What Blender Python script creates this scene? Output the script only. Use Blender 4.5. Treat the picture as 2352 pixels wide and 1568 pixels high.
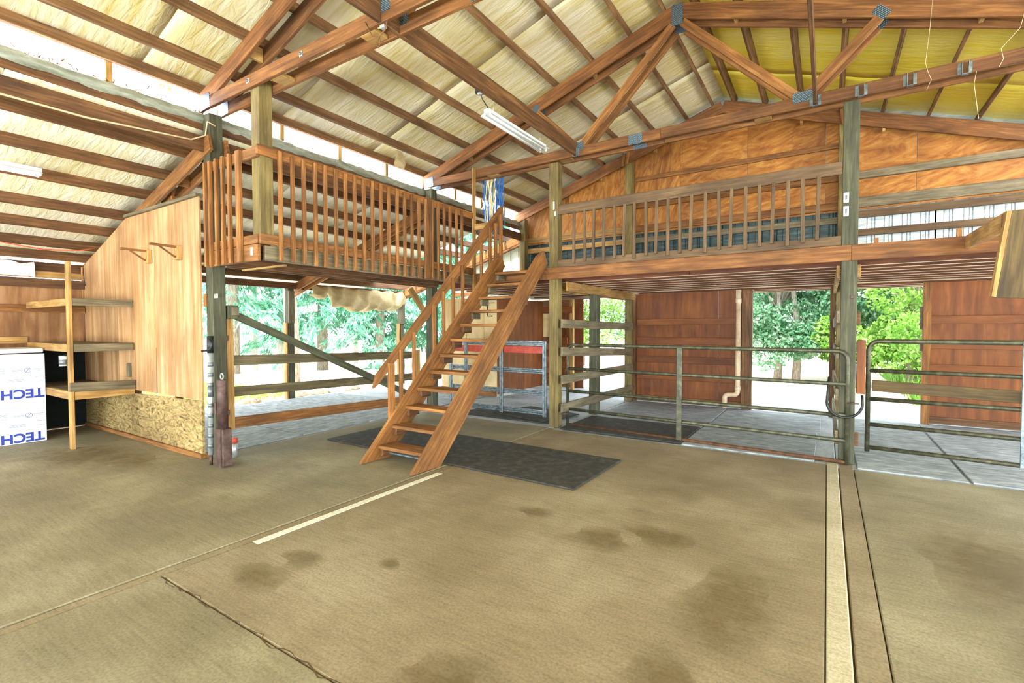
import bpy, bmesh, math, random
import numpy as np
from mathutils import Vector, Matrix

random.seed(7)
rng = np.random.default_rng(7)
S = bpy.context.scene
COL = S.collection
for o in list(bpy.data.objects):
    bpy.data.objects.remove(o)

# ------------------------------------------------------------------ camera
YAW, PIT, ROL, FPX, HC = math.radians(32.9), math.radians(-1.67), math.radians(-0.125), 1118.0, 1.55
fw = Vector((-math.sin(YAW) * math.cos(PIT), math.cos(YAW) * math.cos(PIT), math.sin(PIT)))
rt0 = Vector((math.cos(YAW), math.sin(YAW), 0))
up0 = rt0.cross(fw)
rt = math.cos(ROL) * rt0 + math.sin(ROL) * up0
up = -math.sin(ROL) * rt0 + math.cos(ROL) * up0
cam = bpy.data.cameras.new('camera')
cam.sensor_width = 36.0
cam.lens = FPX / 2352 * 36.0
cam.clip_start = 0.05
cam.clip_end = 300
co = bpy.data.objects.new('camera', cam)
COL.objects.link(co)
co.matrix_world = Matrix(((rt.x, up.x, -fw.x, 0), (rt.y, up.y, -fw.y, 0), (rt.z, up.z, -fw.z, HC), (0, 0, 0, 1)))
S.camera = co

# ------------------------------------------------------------------ light
w = bpy.data.worlds.new('sky')
S.world = w
w.use_nodes = True
bg = w.node_tree.nodes['Background']
bg.inputs['Color'].default_value = (0.90, 0.96, 1.0, 1)
bg.inputs['Strength'].default_value = 3.8
sun = bpy.data.lights.new('sun', 'SUN')
sun.energy = 6.0
sun.angle = math.radians(6)
sun.color = (1.0, 0.98, 0.94)
so = bpy.data.objects.new('sun', sun)
COL.objects.link(so)
so.rotation_euler = Vector((0.10, 0.68, -0.72)).to_track_quat('-Z', 'Y').to_euler()


def area(name, loc, target, sx, sy, e, col=(1, 1, 1)):
    l = bpy.data.lights.new(name, 'AREA')
    l.shape = 'RECTANGLE'
    l.size, l.size_y, l.energy, l.color = sx, sy, e, col
    o = bpy.data.objects.new(name, l)
    COL.objects.link(o)
    o.location = loc
    o.rotation_euler = (Vector(target) - Vector(loc)).to_track_quat('-Z', 'Y').to_euler()
    return o


# added area lights as daylight through unseen front openings, behind the camera
area('front_left_fill', (-8.1, -4.9, 1.2), (-8.0, 3.0, 2.2), 3.2, 2.0, 190, (0.84, 0.955, 1.0))  # put in to brighten the dark left bay
area('front_door_fill', (-0.9, -4.9, 0.7), (-0.9, 3.0, 5.4), 6.6, 1.2, 600, (0.84, 0.955, 1.0))  # widened to brighten the right roof slope
# added area light as daylight; unseen right lean-to side left open for it
area('right_side_fill', (6.2, 4.0, 1.4), (-2.0, 4.5, 2.2), 6.0, 2.2, 200, (0.84, 0.955, 1.0))

# a lit tube in the left lean-to (fixture further down)
l = bpy.data.lights.new('lamp_light', 'POINT')
l.energy, l.shadow_soft_size, l.color = 14, 0.1, (0.97, 1.0, 0.92)
o = bpy.data.objects.new('lamp_light', l)
COL.objects.link(o)
o.location = (-7.45, 1.1, 3.2)
# strong daylight through the clerestory strips under both eaves of the main roof (just outside the panels)
area('left_clerestory_daylight', (-6.33, 2.8, 4.19), (4.0, 2.8, 4.4), 14.6, 0.24, 160, (0.97, 0.99, 1.0))
area('right_clerestory_daylight', (2.95, 2.8, 4.19), (-7.0, 2.8, 4.4), 14.6, 0.24, 160, (0.97, 0.99, 1.0))

vs = S.view_settings
vs.view_transform = 'Standard'
vs.look = 'None'
vs.exposure = 0.92
vs.gamma = 1.0
vs.use_curve_mapping = False
S.cycles.max_bounces = 8
S.cycles.diffuse_bounces = 5
S.cycles.transparent_max_bounces = 12
S.cycles.sample_clamp_indirect = 6.0


# ------------------------------------------------------------------ materials
def rgb(h):
    h = h.lstrip('#')
    c = [int(h[i:i + 2], 16) / 255 for i in (0, 2, 4)]
    return tuple(((x / 12.92) if x <= 0.04045 else ((x + 0.055) / 1.055) ** 2.4) for x in c) + (1,)


def newmat(name, rough=0.7, metal=0.0):
    m = bpy.data.materials.new(name)
    m.use_nodes = True
    nt = m.node_tree
    b = nt.nodes['Principled BSDF']
    b.inputs['Roughness'].default_value = rough
    b.inputs['Metallic'].default_value = metal
    return m, nt, b


def nd(nt, t, **k):
    n = nt.nodes.new(t)
    for a, v in k.items():
        if a in n.inputs:
            n.inputs[a].default_value = v
        else:
            setattr(n, a, v)
    return n


def ramp(nt, fac, stops):
    r = nt.nodes.new('ShaderNodeValToRGB')
    e = r.color_ramp.elements
    while len(e) < len(stops):
        e.new(0.5)
    for i, (p, c) in enumerate(stops):
        e[i].position = p
        e[i].color = c if len(c) == 4 else rgb(c)
    nt.links.new(fac, r.inputs['Fac'])
    return r.outputs['Color']


def mapped(nt, scale, rand=True):
    tc = nd(nt, 'ShaderNodeTexCoord')
    mp = nd(nt, 'ShaderNodeMapping')
    mp.inputs['Scale'].default_value = scale
    nt.links.new(tc.outputs['Object'], mp.inputs['Vector'])
    if rand:
        oi = nd(nt, 'ShaderNodeObjectInfo')
        ml = nd(nt, 'ShaderNodeMath', operation='MULTIPLY')
        ml.inputs[1].default_value = 37.0
        nt.links.new(oi.outputs['Random'], ml.inputs[0])
        cb = nd(nt, 'ShaderNodeCombineXYZ')
        for i in range(3):
            nt.links.new(ml.outputs[0], cb.inputs[i])
        nt.links.new(cb.outputs[0], mp.inputs['Location'])
    return mp.outputs['Vector']


def mixc(nt, fac, a, b, mode='MIX'):
    m = nd(nt, 'ShaderNodeMix', data_type='RGBA', blend_type=mode)
    for s, v in ((m.inputs[0], fac), (m.inputs[6], a), (m.inputs[7], b)):
        if isinstance(v, (int, float)):
            s.default_value = v
        elif isinstance(v, tuple):
            s.default_value = v
        else:
            nt.links.new(v, s)
    return m.outputs[2]


def bump(nt, b, h, strength=0.3, dist=0.01):
    n = nd(nt, 'ShaderNodeBump')
    n.inputs['Strength'].default_value = strength
    n.inputs['Distance'].default_value = dist
    nt.links.new(h, n.inputs['Height'])
    nt.links.new(n.outputs['Normal'], b.inputs['Normal'])


def wood(name, c0, c1, c2, rough=0.72, stretch=(1.0, 16, 16), var=0.35, dirt=None):
    m, nt, b = newmat(name, rough)
    v = mapped(nt, stretch)
    n1 = nd(nt, 'ShaderNodeTexNoise', Scale=2.2, Detail=6.0, Roughness=0.62, Distortion=0.6)
    nt.links.new(v, n1.inputs['Vector'])
    c = ramp(nt, n1.outputs['Fac'], [(0.28, c0), (0.5, c1), (0.72, c2)])
    v2 = mapped(nt, (1.3, 3, 3))
    n2 = nd(nt, 'ShaderNodeTexNoise', Scale=1.6, Detail=3.0)
    nt.links.new(v2, n2.inputs['Vector'])
    oi = nd(nt, 'ShaderNodeObjectInfo')
    hs = nd(nt, 'ShaderNodeHueSaturation')
    mr = nd(nt, 'ShaderNodeMapRange')
    mr.inputs['To Min'].default_value = 1 - var * 0.5
    mr.inputs['To Max'].default_value = 1 + var * 0.5
    nt.links.new(oi.outputs['Random'], mr.inputs['Value'])
    nt.links.new(mr.outputs[0], hs.inputs['Value'])
    nt.links.new(c, hs.inputs['Color'])
    c = hs.outputs['Color']
    c = mixc(nt, 1.0, c, ramp(nt, n2.outputs['Fac'], [(0.3, '#b9b4ac'), (0.7, '#ffffff')]), 'MULTIPLY')
    # knots
    v3 = mapped(nt, (2.0, 7, 7))
    vo = nd(nt, 'ShaderNodeTexVoronoi', Scale=1.2)
    nt.links.new(v3, vo.inputs['Vector'])
    c = mixc(nt, ramp(nt, vo.outputs['Distance'], [(0.04, '#8a8a8a'), (0.11, '#000000')]), c, rgb(dirt or '#4a2a14'))
    nt.links.new(c, b.inputs['Base Color'])
    bump(nt, b, n1.outputs['Fac'], 0.25, 0.004)
    return m


def plywood(name, c0, c1, c2, rough=0.65, scale=1.0, dist=2.5, stretch=(1.0, 7, 7), knots=True):
    m, nt, b = newmat(name, rough)
    v = mapped(nt, tuple(s * scale for s in stretch))
    n1 = nd(nt, 'ShaderNodeTexNoise', Scale=1.3, Detail=5.0, Roughness=0.6, Distortion=dist)
    nt.links.new(v, n1.inputs['Vector'])
    c = ramp(nt, n1.outputs['Fac'], [(0.3, c0), (0.5, c1), (0.68, c2)])
    v2 = mapped(nt, (1, 1, 1))
    n2 = nd(nt, 'ShaderNodeTexNoise', Scale=1.1, Detail=4.0)
    nt.links.new(v2, n2.inputs['Vector'])
    c = mixc(nt, 1.0, c, ramp(nt, n2.outputs['Fac'], [(0.3, '#c4bcb2'), (0.68, '#ffffff')]), 'MULTIPLY')
    if knots:
        vo = nd(nt, 'ShaderNodeTexVoronoi', Scale=3.4)
        nt.links.new(mapped(nt, (0.8, 1.4, 1.4)), vo.inputs['Vector'])
        c = mixc(nt, ramp(nt, vo.outputs['Distance'], [(0.03, '#909090'), (0.13, '#000000')]), c, rgb('#5a3015'))
    nt.links.new(c, b.inputs['Base Color'])
    bump(nt, b, n1.outputs['Fac'], 0.12, 0.003)
    return m


def noisy(name, c0, c1, c2=None, scale=6.0, rough=0.7, metal=0.0, bmp=0.15, stretch=(1, 1, 1), rand=False, detail=6.0, bd=0.006):
    m, nt, b = newmat(name, rough, metal)
    v = mapped(nt, stretch, rand)
    n1 = nd(nt, 'ShaderNodeTexNoise', Scale=scale, Detail=detail, Roughness=0.65)
    nt.links.new(v, n1.inputs['Vector'])
    st = [(0.32, c0), (0.66, c1)] if c2 is None else [(0.3, c0), (0.5, c1), (0.7, c2)]
    nt.links.new(ramp(nt, n1.outputs['Fac'], st), b.inputs['Base Color'])
    if bmp:
        bump(nt, b, n1.outputs['Fac'], bmp, bd)
    return m


def concrete(name, c0, c1, c2, stain, rough=0.75, brush=(1.2, 14, 1)):
    m, nt, b = newmat(name, rough)
    tc = nd(nt, 'ShaderNodeNewGeometry')
    def P(scale):
        mp = nd(nt, 'ShaderNodeMapping')
        mp.inputs['Scale'].default_value = scale
        nt.links.new(tc.outputs['Position'], mp.inputs['Vector'])
        return mp.outputs['Vector']
    n1 = nd(nt, 'ShaderNodeTexNoise', Scale=0.9, Detail=7.0, Roughness=0.6)
    nt.links.new(P((1, 1, 1)), n1.inputs['Vector'])
    c = ramp(nt, n1.outputs['Fac'], [(0.3, c0), (0.5, c1), (0.7, c2)])
    n2 = nd(nt, 'ShaderNodeTexNoise', Scale=3.0, Detail=6.0, Roughness=0.7)
    nt.links.new(P(brush), n2.inputs['Vector'])
    c = mixc(nt, 0.4, c, ramp(nt, n2.outputs['Fac'], [(0.3, '#a89f90'), (0.55, '#ffffff')]), 'MULTIPLY')
    n3 = nd(nt, 'ShaderNodeTexNoise', Scale=1.3, Detail=3.0, Distortion=0.4)
    nt.links.new(P((1.0, 1.6, 1)), n3.inputs['Vector'])
    c = mixc(nt, ramp(nt, n3.outputs['Fac'], [(0.60, '#000000'), (0.74, '#8c8c8c')]), c, rgb(stain))
    n4 = nd(nt, 'ShaderNodeTexNoise', Scale=70.0, Detail=2.0)
    nt.links.new(P((1, 1, 1)), n4.inputs['Vector'])
    c = mixc(nt, 0.35, c, ramp(nt, n4.outputs['Fac'], [(0.35, '#8f8f8f'), (0.6, '#ffffff')]), 'MULTIPLY')
    nt.links.new(c, b.inputs['Base Color'])
    bump(nt, b, n2.outputs['Fac'], 0.2, 0.003)
    return m


def insulation(name, c0, c1, c2, wr=0.5):
    m, nt, b = newmat(name, 0.42)
    v = mapped(nt, (1, 1, 1), True)
    n1 = nd(nt, 'ShaderNodeTexNoise', Scale=0.9, Detail=4.0)
    nt.links.new(v, n1.inputs['Vector'])
    c = ramp(nt, n1.outputs['Fac'], [(0.32, c0), (0.5, c1), (0.68, c2)])
    n3 = nd(nt, 'ShaderNodeTexNoise', Scale=3.0, Detail=4.0)
    nt.links.new(mapped(nt, (0.4, 5, 1), True), n3.inputs['Vector'])
    c = mixc(nt, 0.5, c, ramp(nt, n3.outputs['Fac'], [(0.35, c0), (0.62, c2)]))
    nt.links.new(c, b.inputs['Base Color'])
    n2 = nd(nt, 'ShaderNodeTexNoise', Scale=5.0, Detail=5.0, Distortion=1.2)
    nt.links.new(mapped(nt, (0.7, 3.0, 1), True), n2.inputs['Vector'])
    bump(nt, b, n2.outputs['Fac'], wr, 0.03)
    return m


M = {}
M['fir'] = wood('fir_timber', '#6a4018', '#925f2a', '#b8854a')
M['truss'] = wood('truss_timber', '#5c3616', '#7f5126', '#a2713e')
M['fir_dark'] = wood('aged_fir_timber', '#4a2f18', '#6d4826', '#93693e', dirt='#301a0c')
M['purlin'] = wood('purlin_timber', '#5d3f24', '#86603a', '#ab845a', dirt='#3a2010')
M['fir_light'] = wood('pale_fir_timber', '#8f6836', '#bc9150', '#d8b478')
M['lit_strip'] = wood('lit_edge_timber', '#d8bf9c', '#ecd8b8', '#f4e6cc', var=0.1)  # floor-bounce light on the joist bottoms, put into the colour
M['joist_dark'] = wood('dark_joist_timber', '#4a220c', '#683413', '#7e4620', var=0.15)  # joist faces darkened in the colour, as shade beside the pale edges
M['gate_wood'] = wood('greenish_gate_timber', '#463f28', '#665c3e', '#847a58', var=0.15)
M['gray_wood'] = wood('weathered_gray_timber', '#5c5340', '#7c7158', '#9c9174', var=0.25)
M['board_dark'] = wood('dark_olive_timber', '#3d2e15', '#5c4822', '#7a6532', var=0.1)
M['metal_dark'] = noisy('shaded_dark_steel', '#20302e', '#38494a', '#5a6a6c', scale=3, rough=0.4, metal=0.5, bmp=0.03, stretch=(6, 1, 1))  # darker copy of the wall steel, shade behind the loft railing painted in
M['dust_wood'] = wood('dusty_brown_timber', '#54412a', '#6e563a', '#866c4c', var=0.15)
M['post'] = wood('treated_post_timber', '#5a4c28', '#80703e', '#9c8a54', var=0.2)
M['post_green'] = wood('green_treated_post', '#37392a', '#53553e', '#716f54', var=0.2)
M['ply'] = plywood('partition_plywood', '#a87c4c', '#c49868', '#d8b48a', stretch=(0.6, 9, 9), dist=0.6)
M['ply_gable'] = plywood('gable_plywood', '#8a4e10', '#b0722a', '#cb9446', stretch=(1.2, 4.0, 4.0), dist=2.8)
M['ply_red'] = plywood('reddish_plywood', '#663408', '#7f440e', '#93561c', stretch=(0.7, 6, 6), dist=0.8)
M['ply_wall'] = plywood('left_wall_plywood', '#85592e', '#a67648', '#c0966a', stretch=(0.7, 6, 6), dist=0.8)
M['osb'] = plywood('rough_grain_panel', '#463414', '#9a824e', '#bca672', stretch=(3.0, 8, 8), dist=3.0, knots=False)
M['ply_pale'] = plywood('pale_yellow_plywood', '#d3b57c', '#e3c992', '#eed9a8', stretch=(0.8, 3, 3), dist=0.5, knots=False)
M['floor'] = concrete('tan_concrete', '#6f6850', '#857c62', '#9f977c', '#574f39')
M['floor_red'] = concrete('tan_concrete_warm', '#73664c', '#887a60', '#9e9278', '#594d36')
M['strip'] = concrete('pale_concrete', '#a39a7e', '#b6ad92', '#c6bea6', '#958c70')
M['white_strip'] = concrete('chalky_concrete', '#cfcdb8', '#e0dfce', '#eae9dc', '#bdb9a0')
M['floor_gray'] = concrete('gray_concrete', '#8a9094', '#a9b0b6', '#c6ccd2', '#70767a', brush=(6, 1.5, 1))
M['joint'] = noisy('joint_dirt', '#3b2a16', '#5a4325', scale=20)
M['mat_dark'] = noisy('black_rubber', '#1f201e', '#2e2e2a', '#4a4840', scale=9, rough=0.8, bmp=0.3)
M['mat_gray'] = noisy('dusty_rubber', '#686d70', '#8b9297', '#afb6bd', scale=5, rough=0.75, bmp=0.25, rand=True, stretch=(3, 1, 1))
M['insul'] = insulation('cream_insulation', '#c6b262', '#dbd19e', '#e9e4cc')
M['insul_lean'] = insulation('pale_insulation', '#d6d0a0', '#e8e6c6', '#f0efe0')
M['insul_yellow'] = insulation('yellow_insulation', '#ecd420', '#f3e23c', '#f6ec84', 0.25)
M['plate'] = None
M['galv'] = noisy('galvanized_steel', '#556268', '#7d8a90', '#a4b0b4', scale=14, rough=0.42, metal=0.75, bmp=0.05, rand=True)
M['gate'] = noisy('worn_gate_paint', '#303126', '#4a4a38', '#6a6a54', scale=10, rough=0.45, metal=0.4, bmp=0.08)
M['rust'] = noisy('rusty_steel', '#3a2214', '#55341d', '#6d4a2c', scale=12, rough=0.7, metal=0.3)
M['iron'] = noisy('brown_iron', '#3d2a24', '#55403a', '#6b5650', scale=12, rough=0.6, metal=0.4)
M['red'] = noisy('red_paint', '#a53a2c', '#c9503c', scale=8, rough=0.5)
M['white'] = noisy('white_paint', '#d5d8d6', '#eceeec', scale=6, rough=0.4, bmp=0.03)
M['foam'] = noisy('white_foam_board', '#cfdbe2', '#e3ecf0', '#eef4f6', scale=5, rough=0.45, bmp=0.05)
M['pvc'] = noisy('cream_pipe', '#b99a78', '#d8bf9c', '#e5d5bb', scale=5, rough=0.5, bmp=0.05)
M['blue_ink'] = noisy('blue_ink', '#1d2f8f', '#2a3fa6', scale=5, rough=0.6, bmp=0)
M['gray_ink'] = noisy('gray_ink', '#6b7590', '#8c95ab', scale=5, rough=0.6, bmp=0)
M['black'] = noisy('black_plastic', '#101412', '#1c221e', scale=8, rough=0.5)
M['felt'] = noisy('black_felt', '#0a0f0c', '#141c17', scale=8, rough=0.95)
M['tape'] = noisy('silver_tape', '#9aa0a2', '#c3c8c9', scale=20, rough=0.35, metal=0.5, bmp=0.05)
M['tape_dark'] = noisy('dark_tape', '#5a6064', '#7a8185', scale=20, rough=0.4, metal=0.4, bmp=0.05)
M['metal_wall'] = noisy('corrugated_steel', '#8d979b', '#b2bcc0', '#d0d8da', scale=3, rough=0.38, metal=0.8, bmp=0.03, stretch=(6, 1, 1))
M['metal_pale'] = noisy('pale_green_steel', '#b3bfae', '#cfd8c8', '#e0e6da', scale=3, rough=0.5, bmp=0.03)
M['plastic'] = noisy('gray_plastic_sheet', '#6f7364', '#8f9485', '#b8bcae', scale=3, rough=0.3, bmp=0.5, stretch=(4, 1, 4), bd=0.02)
M['tarp'] = noisy('khaki_canvas', '#8f7d56', '#b7a47a', '#d2c298', scale=2, rough=0.85, bmp=0.4)
M['orange'] = noisy('orange_cord', '#c94a20', '#e0622f', scale=8, rough=0.5, bmp=0)
M['cable'] = noisy('beige_cable', '#b7a27c', '#d6c6a2', scale=8, rough=0.5, bmp=0)
M['rope_blue'] = noisy('blue_twine', '#1c4f8f', '#2f74b8', scale=30, rough=0.7)
M['rope_yellow'] = noisy('yellow_twine', '#c2a648', '#e0cf86', scale=30, rough=0.7)
M['rope_white'] = noisy('white_twine', '#c9cdd6', '#eceef2', scale=30, rough=0.7)
M['bark'] = noisy('tree_bark', '#5c5148', '#8f8478', '#b3a99c', scale=6, rough=0.9, bmp=0.5, stretch=(6, 6, 1))
M['bark_pale'] = noisy('pale_bark', '#a8a29c', '#cbc6c4', '#e0dcdc', scale=6, rough=0.9, bmp=0.4, stretch=(6, 6, 1))
M['ground'] = noisy('gravel', '#c5b59c', '#d8cbb8', '#e6ddd0', scale=9, rough=0.95, bmp=0.6)
M['grass'] = noisy('grass_blades', '#86a03c', '#b2c46a', scale=6, rough=0.8)
M['dirtm'] = noisy('dry_soil', '#6d5b49', '#94836f', scale=12, rough=0.95, bmp=0.8)


def mat_plate():
    m, nt, b = newmat('punched_plate_steel', 0.45, 0.6)
    v = mapped(nt, (1, 1, 1), False)
    br = nd(nt, 'ShaderNodeTexBrick')
    br.offset = 0.5
    br.inputs['Color1'].default_value = rgb('#8fa6b5')
    br.inputs['Color2'].default_value = rgb('#7e95a5')
    br.inputs['Mortar'].default_value = rgb('#3a4a58')
    br.inputs['Scale'].default_value = 1.0
    br.inputs['Mortar Size'].default_value = 0.0035
    br.inputs['Brick Width'].default_value = 0.024
    br.inputs['Row Height'].default_value = 0.014
    # plates lie in the local X-Z plane: swap axes
    sx = nd(nt, 'ShaderNodeSeparateXYZ')
    cb = nd(nt, 'ShaderNodeCombineXYZ')
    nt.links.new(v, sx.inputs[0])
    nt.links.new(sx.outputs[0], cb.inputs[0])
    nt.links.new(sx.outputs[2], cb.inputs[1])
    nt.links.new(cb.outputs[0], br.inputs['Vector'])
    nt.links.new(br.outputs['Color'], b.inputs['Base Color'])
    return m


M['plate'] = mat_plate()


def mat_panel():
    """stained translucent fibreglass of the clerestory"""
    m, nt, b = newmat('translucent_fibreglass', 0.4)
    out = nt.nodes['Material Output']
    tr = nd(nt, 'ShaderNodeBsdfTransparent')
    tl = nd(nt, 'ShaderNodeBsdfTranslucent')
    tl.inputs['Color'].default_value = (0.95, 0.95, 0.97, 1)
    n = nd(nt, 'ShaderNodeTexNoise', Scale=7.0, Detail=6.0, Roughness=0.7)
    nt.links.new(mapped(nt, (1, 2.2, 0.7)), n.inputs['Vector'])
    c = ramp(nt, n.outputs['Fac'], [(0.33, '#a87a2c'), (0.42, '#f2f2f6')])
    nt.links.new(c, tl.inputs['Color'])
    nt.links.new(c, tr.inputs['Color'])
    mx = nd(nt, 'ShaderNodeMixShader')
    mx.inputs[0].default_value = 0.45
    nt.links.new(tr.outputs[0], mx.inputs[1])
    nt.links.new(tl.outputs[0], mx.inputs[2])
    nt.links.new(mx.outputs[0], out.inputs['Surface'])
    return m


M['panel'] = mat_panel()


def mat_leaf(name, c0, c1, c2, tr=0.35):
    m, nt, b = newmat(name, 0.5)
    out = nt.nodes['Material Output']
    n = nd(nt, 'ShaderNodeTexNoise', Scale=2.2, Detail=8.0, Roughness=0.8)
    nt.links.new(mapped(nt, (1, 1, 1)), n.inputs['Vector'])
    c = ramp(nt, n.outputs['Fac'], [(0.34, c0), (0.5, c1), (0.64, c2)])  # palest stop paints sunlit leaves into the colour
    nt.links.new(c, b.inputs['Base Color'])
    tl = nd(nt, 'ShaderNodeBsdfTranslucent')
    nt.links.new(c, tl.inputs['Color'])
    mx = nd(nt, 'ShaderNodeMixShader')
    mx.inputs[0].default_value = tr
    nt.links.new(b.outputs[0], mx.inputs[1])
    nt.links.new(tl.outputs[0], mx.inputs[2])
    nt.links.new(mx.outputs[0], out.inputs['Surface'])
    return m


M['needle'] = mat_leaf('conifer_needles', '#2f6e58', '#66ad8c', '#c4e2d2')
M['leaf'] = mat_leaf('broad_leaves', '#2c5236', '#5c9468', '#c8dcc4')
M['leaf_bright'] = mat_leaf('bright_leaves', '#37611c', '#74a838', '#cfe296')
M['blade'] = mat_leaf('grass_leaf', '#6f8f2c', '#9cb850', '#c6d88a')


def mat_emit(name, col, e):
    m, nt, b = newmat(name, 0.4)
    b.inputs['Base Color'].default_value = col
    b.inputs['Emission Color'].default_value = col
    b.inputs['Emission Strength'].default_value = e
    return m


M['tube_on'] = mat_emit('lit_tube', (1.0, 0.97, 1.0, 1), 9.0)
M['tube_off'] = noisy('unlit_tube', '#dfe6e4', '#f2f6f4', scale=4, rough=0.25, bmp=0)

# ------------------------------------------------------------------ builders
WM = {}


def link(o, world, parent=None):
    COL.objects.link(o)
    if parent is not None:
        o.parent = parent
        o.matrix_basis = WM[parent.name].inverted() @ world
    else:
        o.matrix_basis = world
    WM[o.name] = world.copy()
    return o


def tag(o, label=None, cat=None, group=None, kind=None):
    if label:
        o['label'] = label
    if cat:
        o['category'] = cat
    if group:
        o['group'] = group
    if kind:
        o['kind'] = kind
    return o


def thing(name, label, cat, loc=(0, 0, 0), group=None, kind=None):
    o = bpy.data.objects.new(name, None)
    link(o, Matrix.Translation(loc))
    return tag(o, label, cat, group, kind)


_boxes = {}


def box_mesh(dx, dy, dz, bev, mat):
    k = (round(dx, 4), round(dy, 4), round(dz, 4), bev, mat)
    if k in _boxes:
        return _boxes[k]
    bm = bmesh.new()
    bmesh.ops.create_cube(bm, size=1.0)
    bmesh.ops.scale(bm, vec=(dx, dy, dz), verts=bm.verts)
    b = min(bev, min(dx, dy, dz) * 0.3)
    if b > 0:
        bmesh.ops.bevel(bm, geom=list(bm.edges), offset=b, segments=1, affect='EDGES', profile=0.5)
    me = bpy.data.meshes.new('board')
    bm.to_mesh(me)
    bm.free()
    me.materials.append(M[mat])
    _boxes[k] = me
    return me


def frame(p0, p1, upv=(0, 0, 1)):
    p0, p1 = Vector(p0), Vector(p1)
    x = (p1 - p0).normalized()
    u = Vector(upv)
    if abs(x.dot(u)) > 0.99:
        u = Vector((0, 1, 0))
    y = u.cross(x).normalized()
    z = x.cross(y)
    c = (p0 + p1) / 2
    return Matrix(((x.x, y.x, z.x, c.x), (x.y, y.y, z.y, c.y), (x.z, y.z, z.z, c.z), (0, 0, 0, 1)))


def beam(name, p0, p1, wd, ht, mat, parent=None, upv=(0, 0, 1), bev=0.004):
    """board with its length from p0 to p1 (centre line), thickness wd across and ht along the up vector"""
    L = (Vector(p1) - Vector(p0)).length
    o = bpy.data.objects.new(name, box_mesh(L, wd, ht, bev, mat))
    return link(o, frame(p0, p1, upv), parent)


def slab(name, x0, x1, y0, y1, z0, z1, mat, parent=None, grain=None, bev=0.004):
    d = (x1 - x0, y1 - y0, z1 - z0)
    g = grain if grain is not None else int(np.argmax(d))
    c = ((x0 + x1) / 2, (y0 + y1) / 2, (z0 + z1) / 2)
    if g == 0:
        return beam(name, (x0, c[1], c[2]), (x1, c[1], c[2]), d[1], d[2], mat, parent, bev=bev)
    if g == 1:
        return beam(name, (c[0], y0, c[2]), (c[0], y1, c[2]), d[0], d[2], mat, parent, bev=bev)
    return beam(name, (c[0], c[1], z0), (c[0], c[1], z1), d[0], d[1], mat, parent, upv=(0, 1, 0), bev=bev)


def raw(name, verts, faces, mat, parent=None, grain=(1, 0, 0), upv=(0, 0, 1), smooth=False):
    v = np.asarray(verts, float)
    c = v.mean(0)
    R = frame((0, 0, 0), grain, upv).to_3x3()
    loc = (v - c) @ np.array(R)
    me = bpy.data.meshes.new(name)
    me.from_pydata([tuple(q) for q in loc], [], [tuple(f) for f in faces])
    me.materials.append(M[mat])
    if smooth:
        me.polygons.foreach_set('use_smooth', [True] * len(me.polygons))
    me.update()
    o = bpy.data.objects.new(name, me)
    return link(o, Matrix.Translation(c) @ R.to_4x4(), parent)


def prism(name, poly, ax, a0, a1, mat, parent=None, grain=(1, 0, 0)):
    """polygon in the plane across axis ax (0: y,z  1: x,z  2: x,y) extruded from a0 to a1"""
    n = len(poly)
    vs_ = []
    for a in (a0, a1):
        for p in poly:
            q = list(p)
            q.insert(ax, a)
            vs_.append(q)
    fs = [tuple(range(n)), tuple(range(2 * n - 1, n - 1, -1))]
    for i in range(n):
        j = (i + 1) % n
        fs.append((j, i, n + i, n + j))
    bm = bmesh.new()
    bv = [bm.verts.new(q) for q in vs_]
    for f in fs:
        bm.faces.new([bv[i] for i in f])
    bmesh.ops.recalc_face_normals(bm, faces=bm.faces)
    bm.verts.index_update()
    fs = [tuple(v.index for v in f.verts) for f in bm.faces]
    bm.free()
    return raw(name, vs_, fs, mat, parent, grain)


def tube(name, pts, r, mat, parent=None, n=10, caps=True):
    P = [Vector(p) for p in pts]
    rs = r if isinstance(r, (list, tuple)) else [r] * len(P)
    vsx, fs = [], []
    pn = None
    for i, p in enumerate(P):
        t = ((P[min(i + 1, len(P) - 1)] - p).normalized() + (p - P[max(i - 1, 0)]).normalized())
        t = t.normalized() if t.length > 1e-6 else Vector((0, 0, 1))
        if pn is None:
            a = Vector((0, 0, 1)) if abs(t.z) < 0.9 else Vector((1, 0, 0))
            pn = t.cross(a).normalized()
        pn = (pn - t * pn.dot(t)).normalized()
        b = t.cross(pn)
        for k in range(n):
            an = 2 * math.pi * k / n
            vsx.append(p + rs[i] * (math.cos(an) * pn + math.sin(an) * b))
    for i in range(len(P) - 1):
        for k in range(n):
            k2 = (k + 1) % n
            fs.append((i * n + k, i * n + k2, (i + 1) * n + k2, (i + 1) * n + k))
    if caps:
        fs.append(tuple(range(n - 1, -1, -1)))
        fs.append(tuple((len(P) - 1) * n + k for k in range(n)))
    return raw(name, [tuple(q) for q in vsx], fs, mat, parent, smooth=True)


def arc(c, r, a0, a1, n, u, v):
    c, u, v = Vector(c), Vector(u), Vector(v)
    return [c + r * (math.cos(math.radians(a0 + (a1 - a0) * i / n)) * u + math.sin(math.radians(a0 + (a1 - a0) * i / n)) * v) for i in range(n + 1)]


def copy_tree(o, world, parent=None):
    c = o.copy()
    link(c, world, parent)
    inv = WM[o.name].inverted()
    for ch in o.children:
        copy_tree(ch, world @ inv @ WM[ch.name], c)
    return c


# ------------------------------------------------------------------ key numbers
SL = 0.335                       # main roof slope
XR = -1.69                       # ridge
def ztop(x):                     # top of truss top chord = underside of purlins
    return 5.76 - SL * abs(x - XR)
def zlean(x):                    # top of lean-to rafters on the left
    return 3.674 - 0.298 * (-6.38 - x)
BAYS = [-4.6, -0.85, 2.97, 6.70, 10.15]

# ================================================================== SETTING
G = (0, 0, 1)
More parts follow.
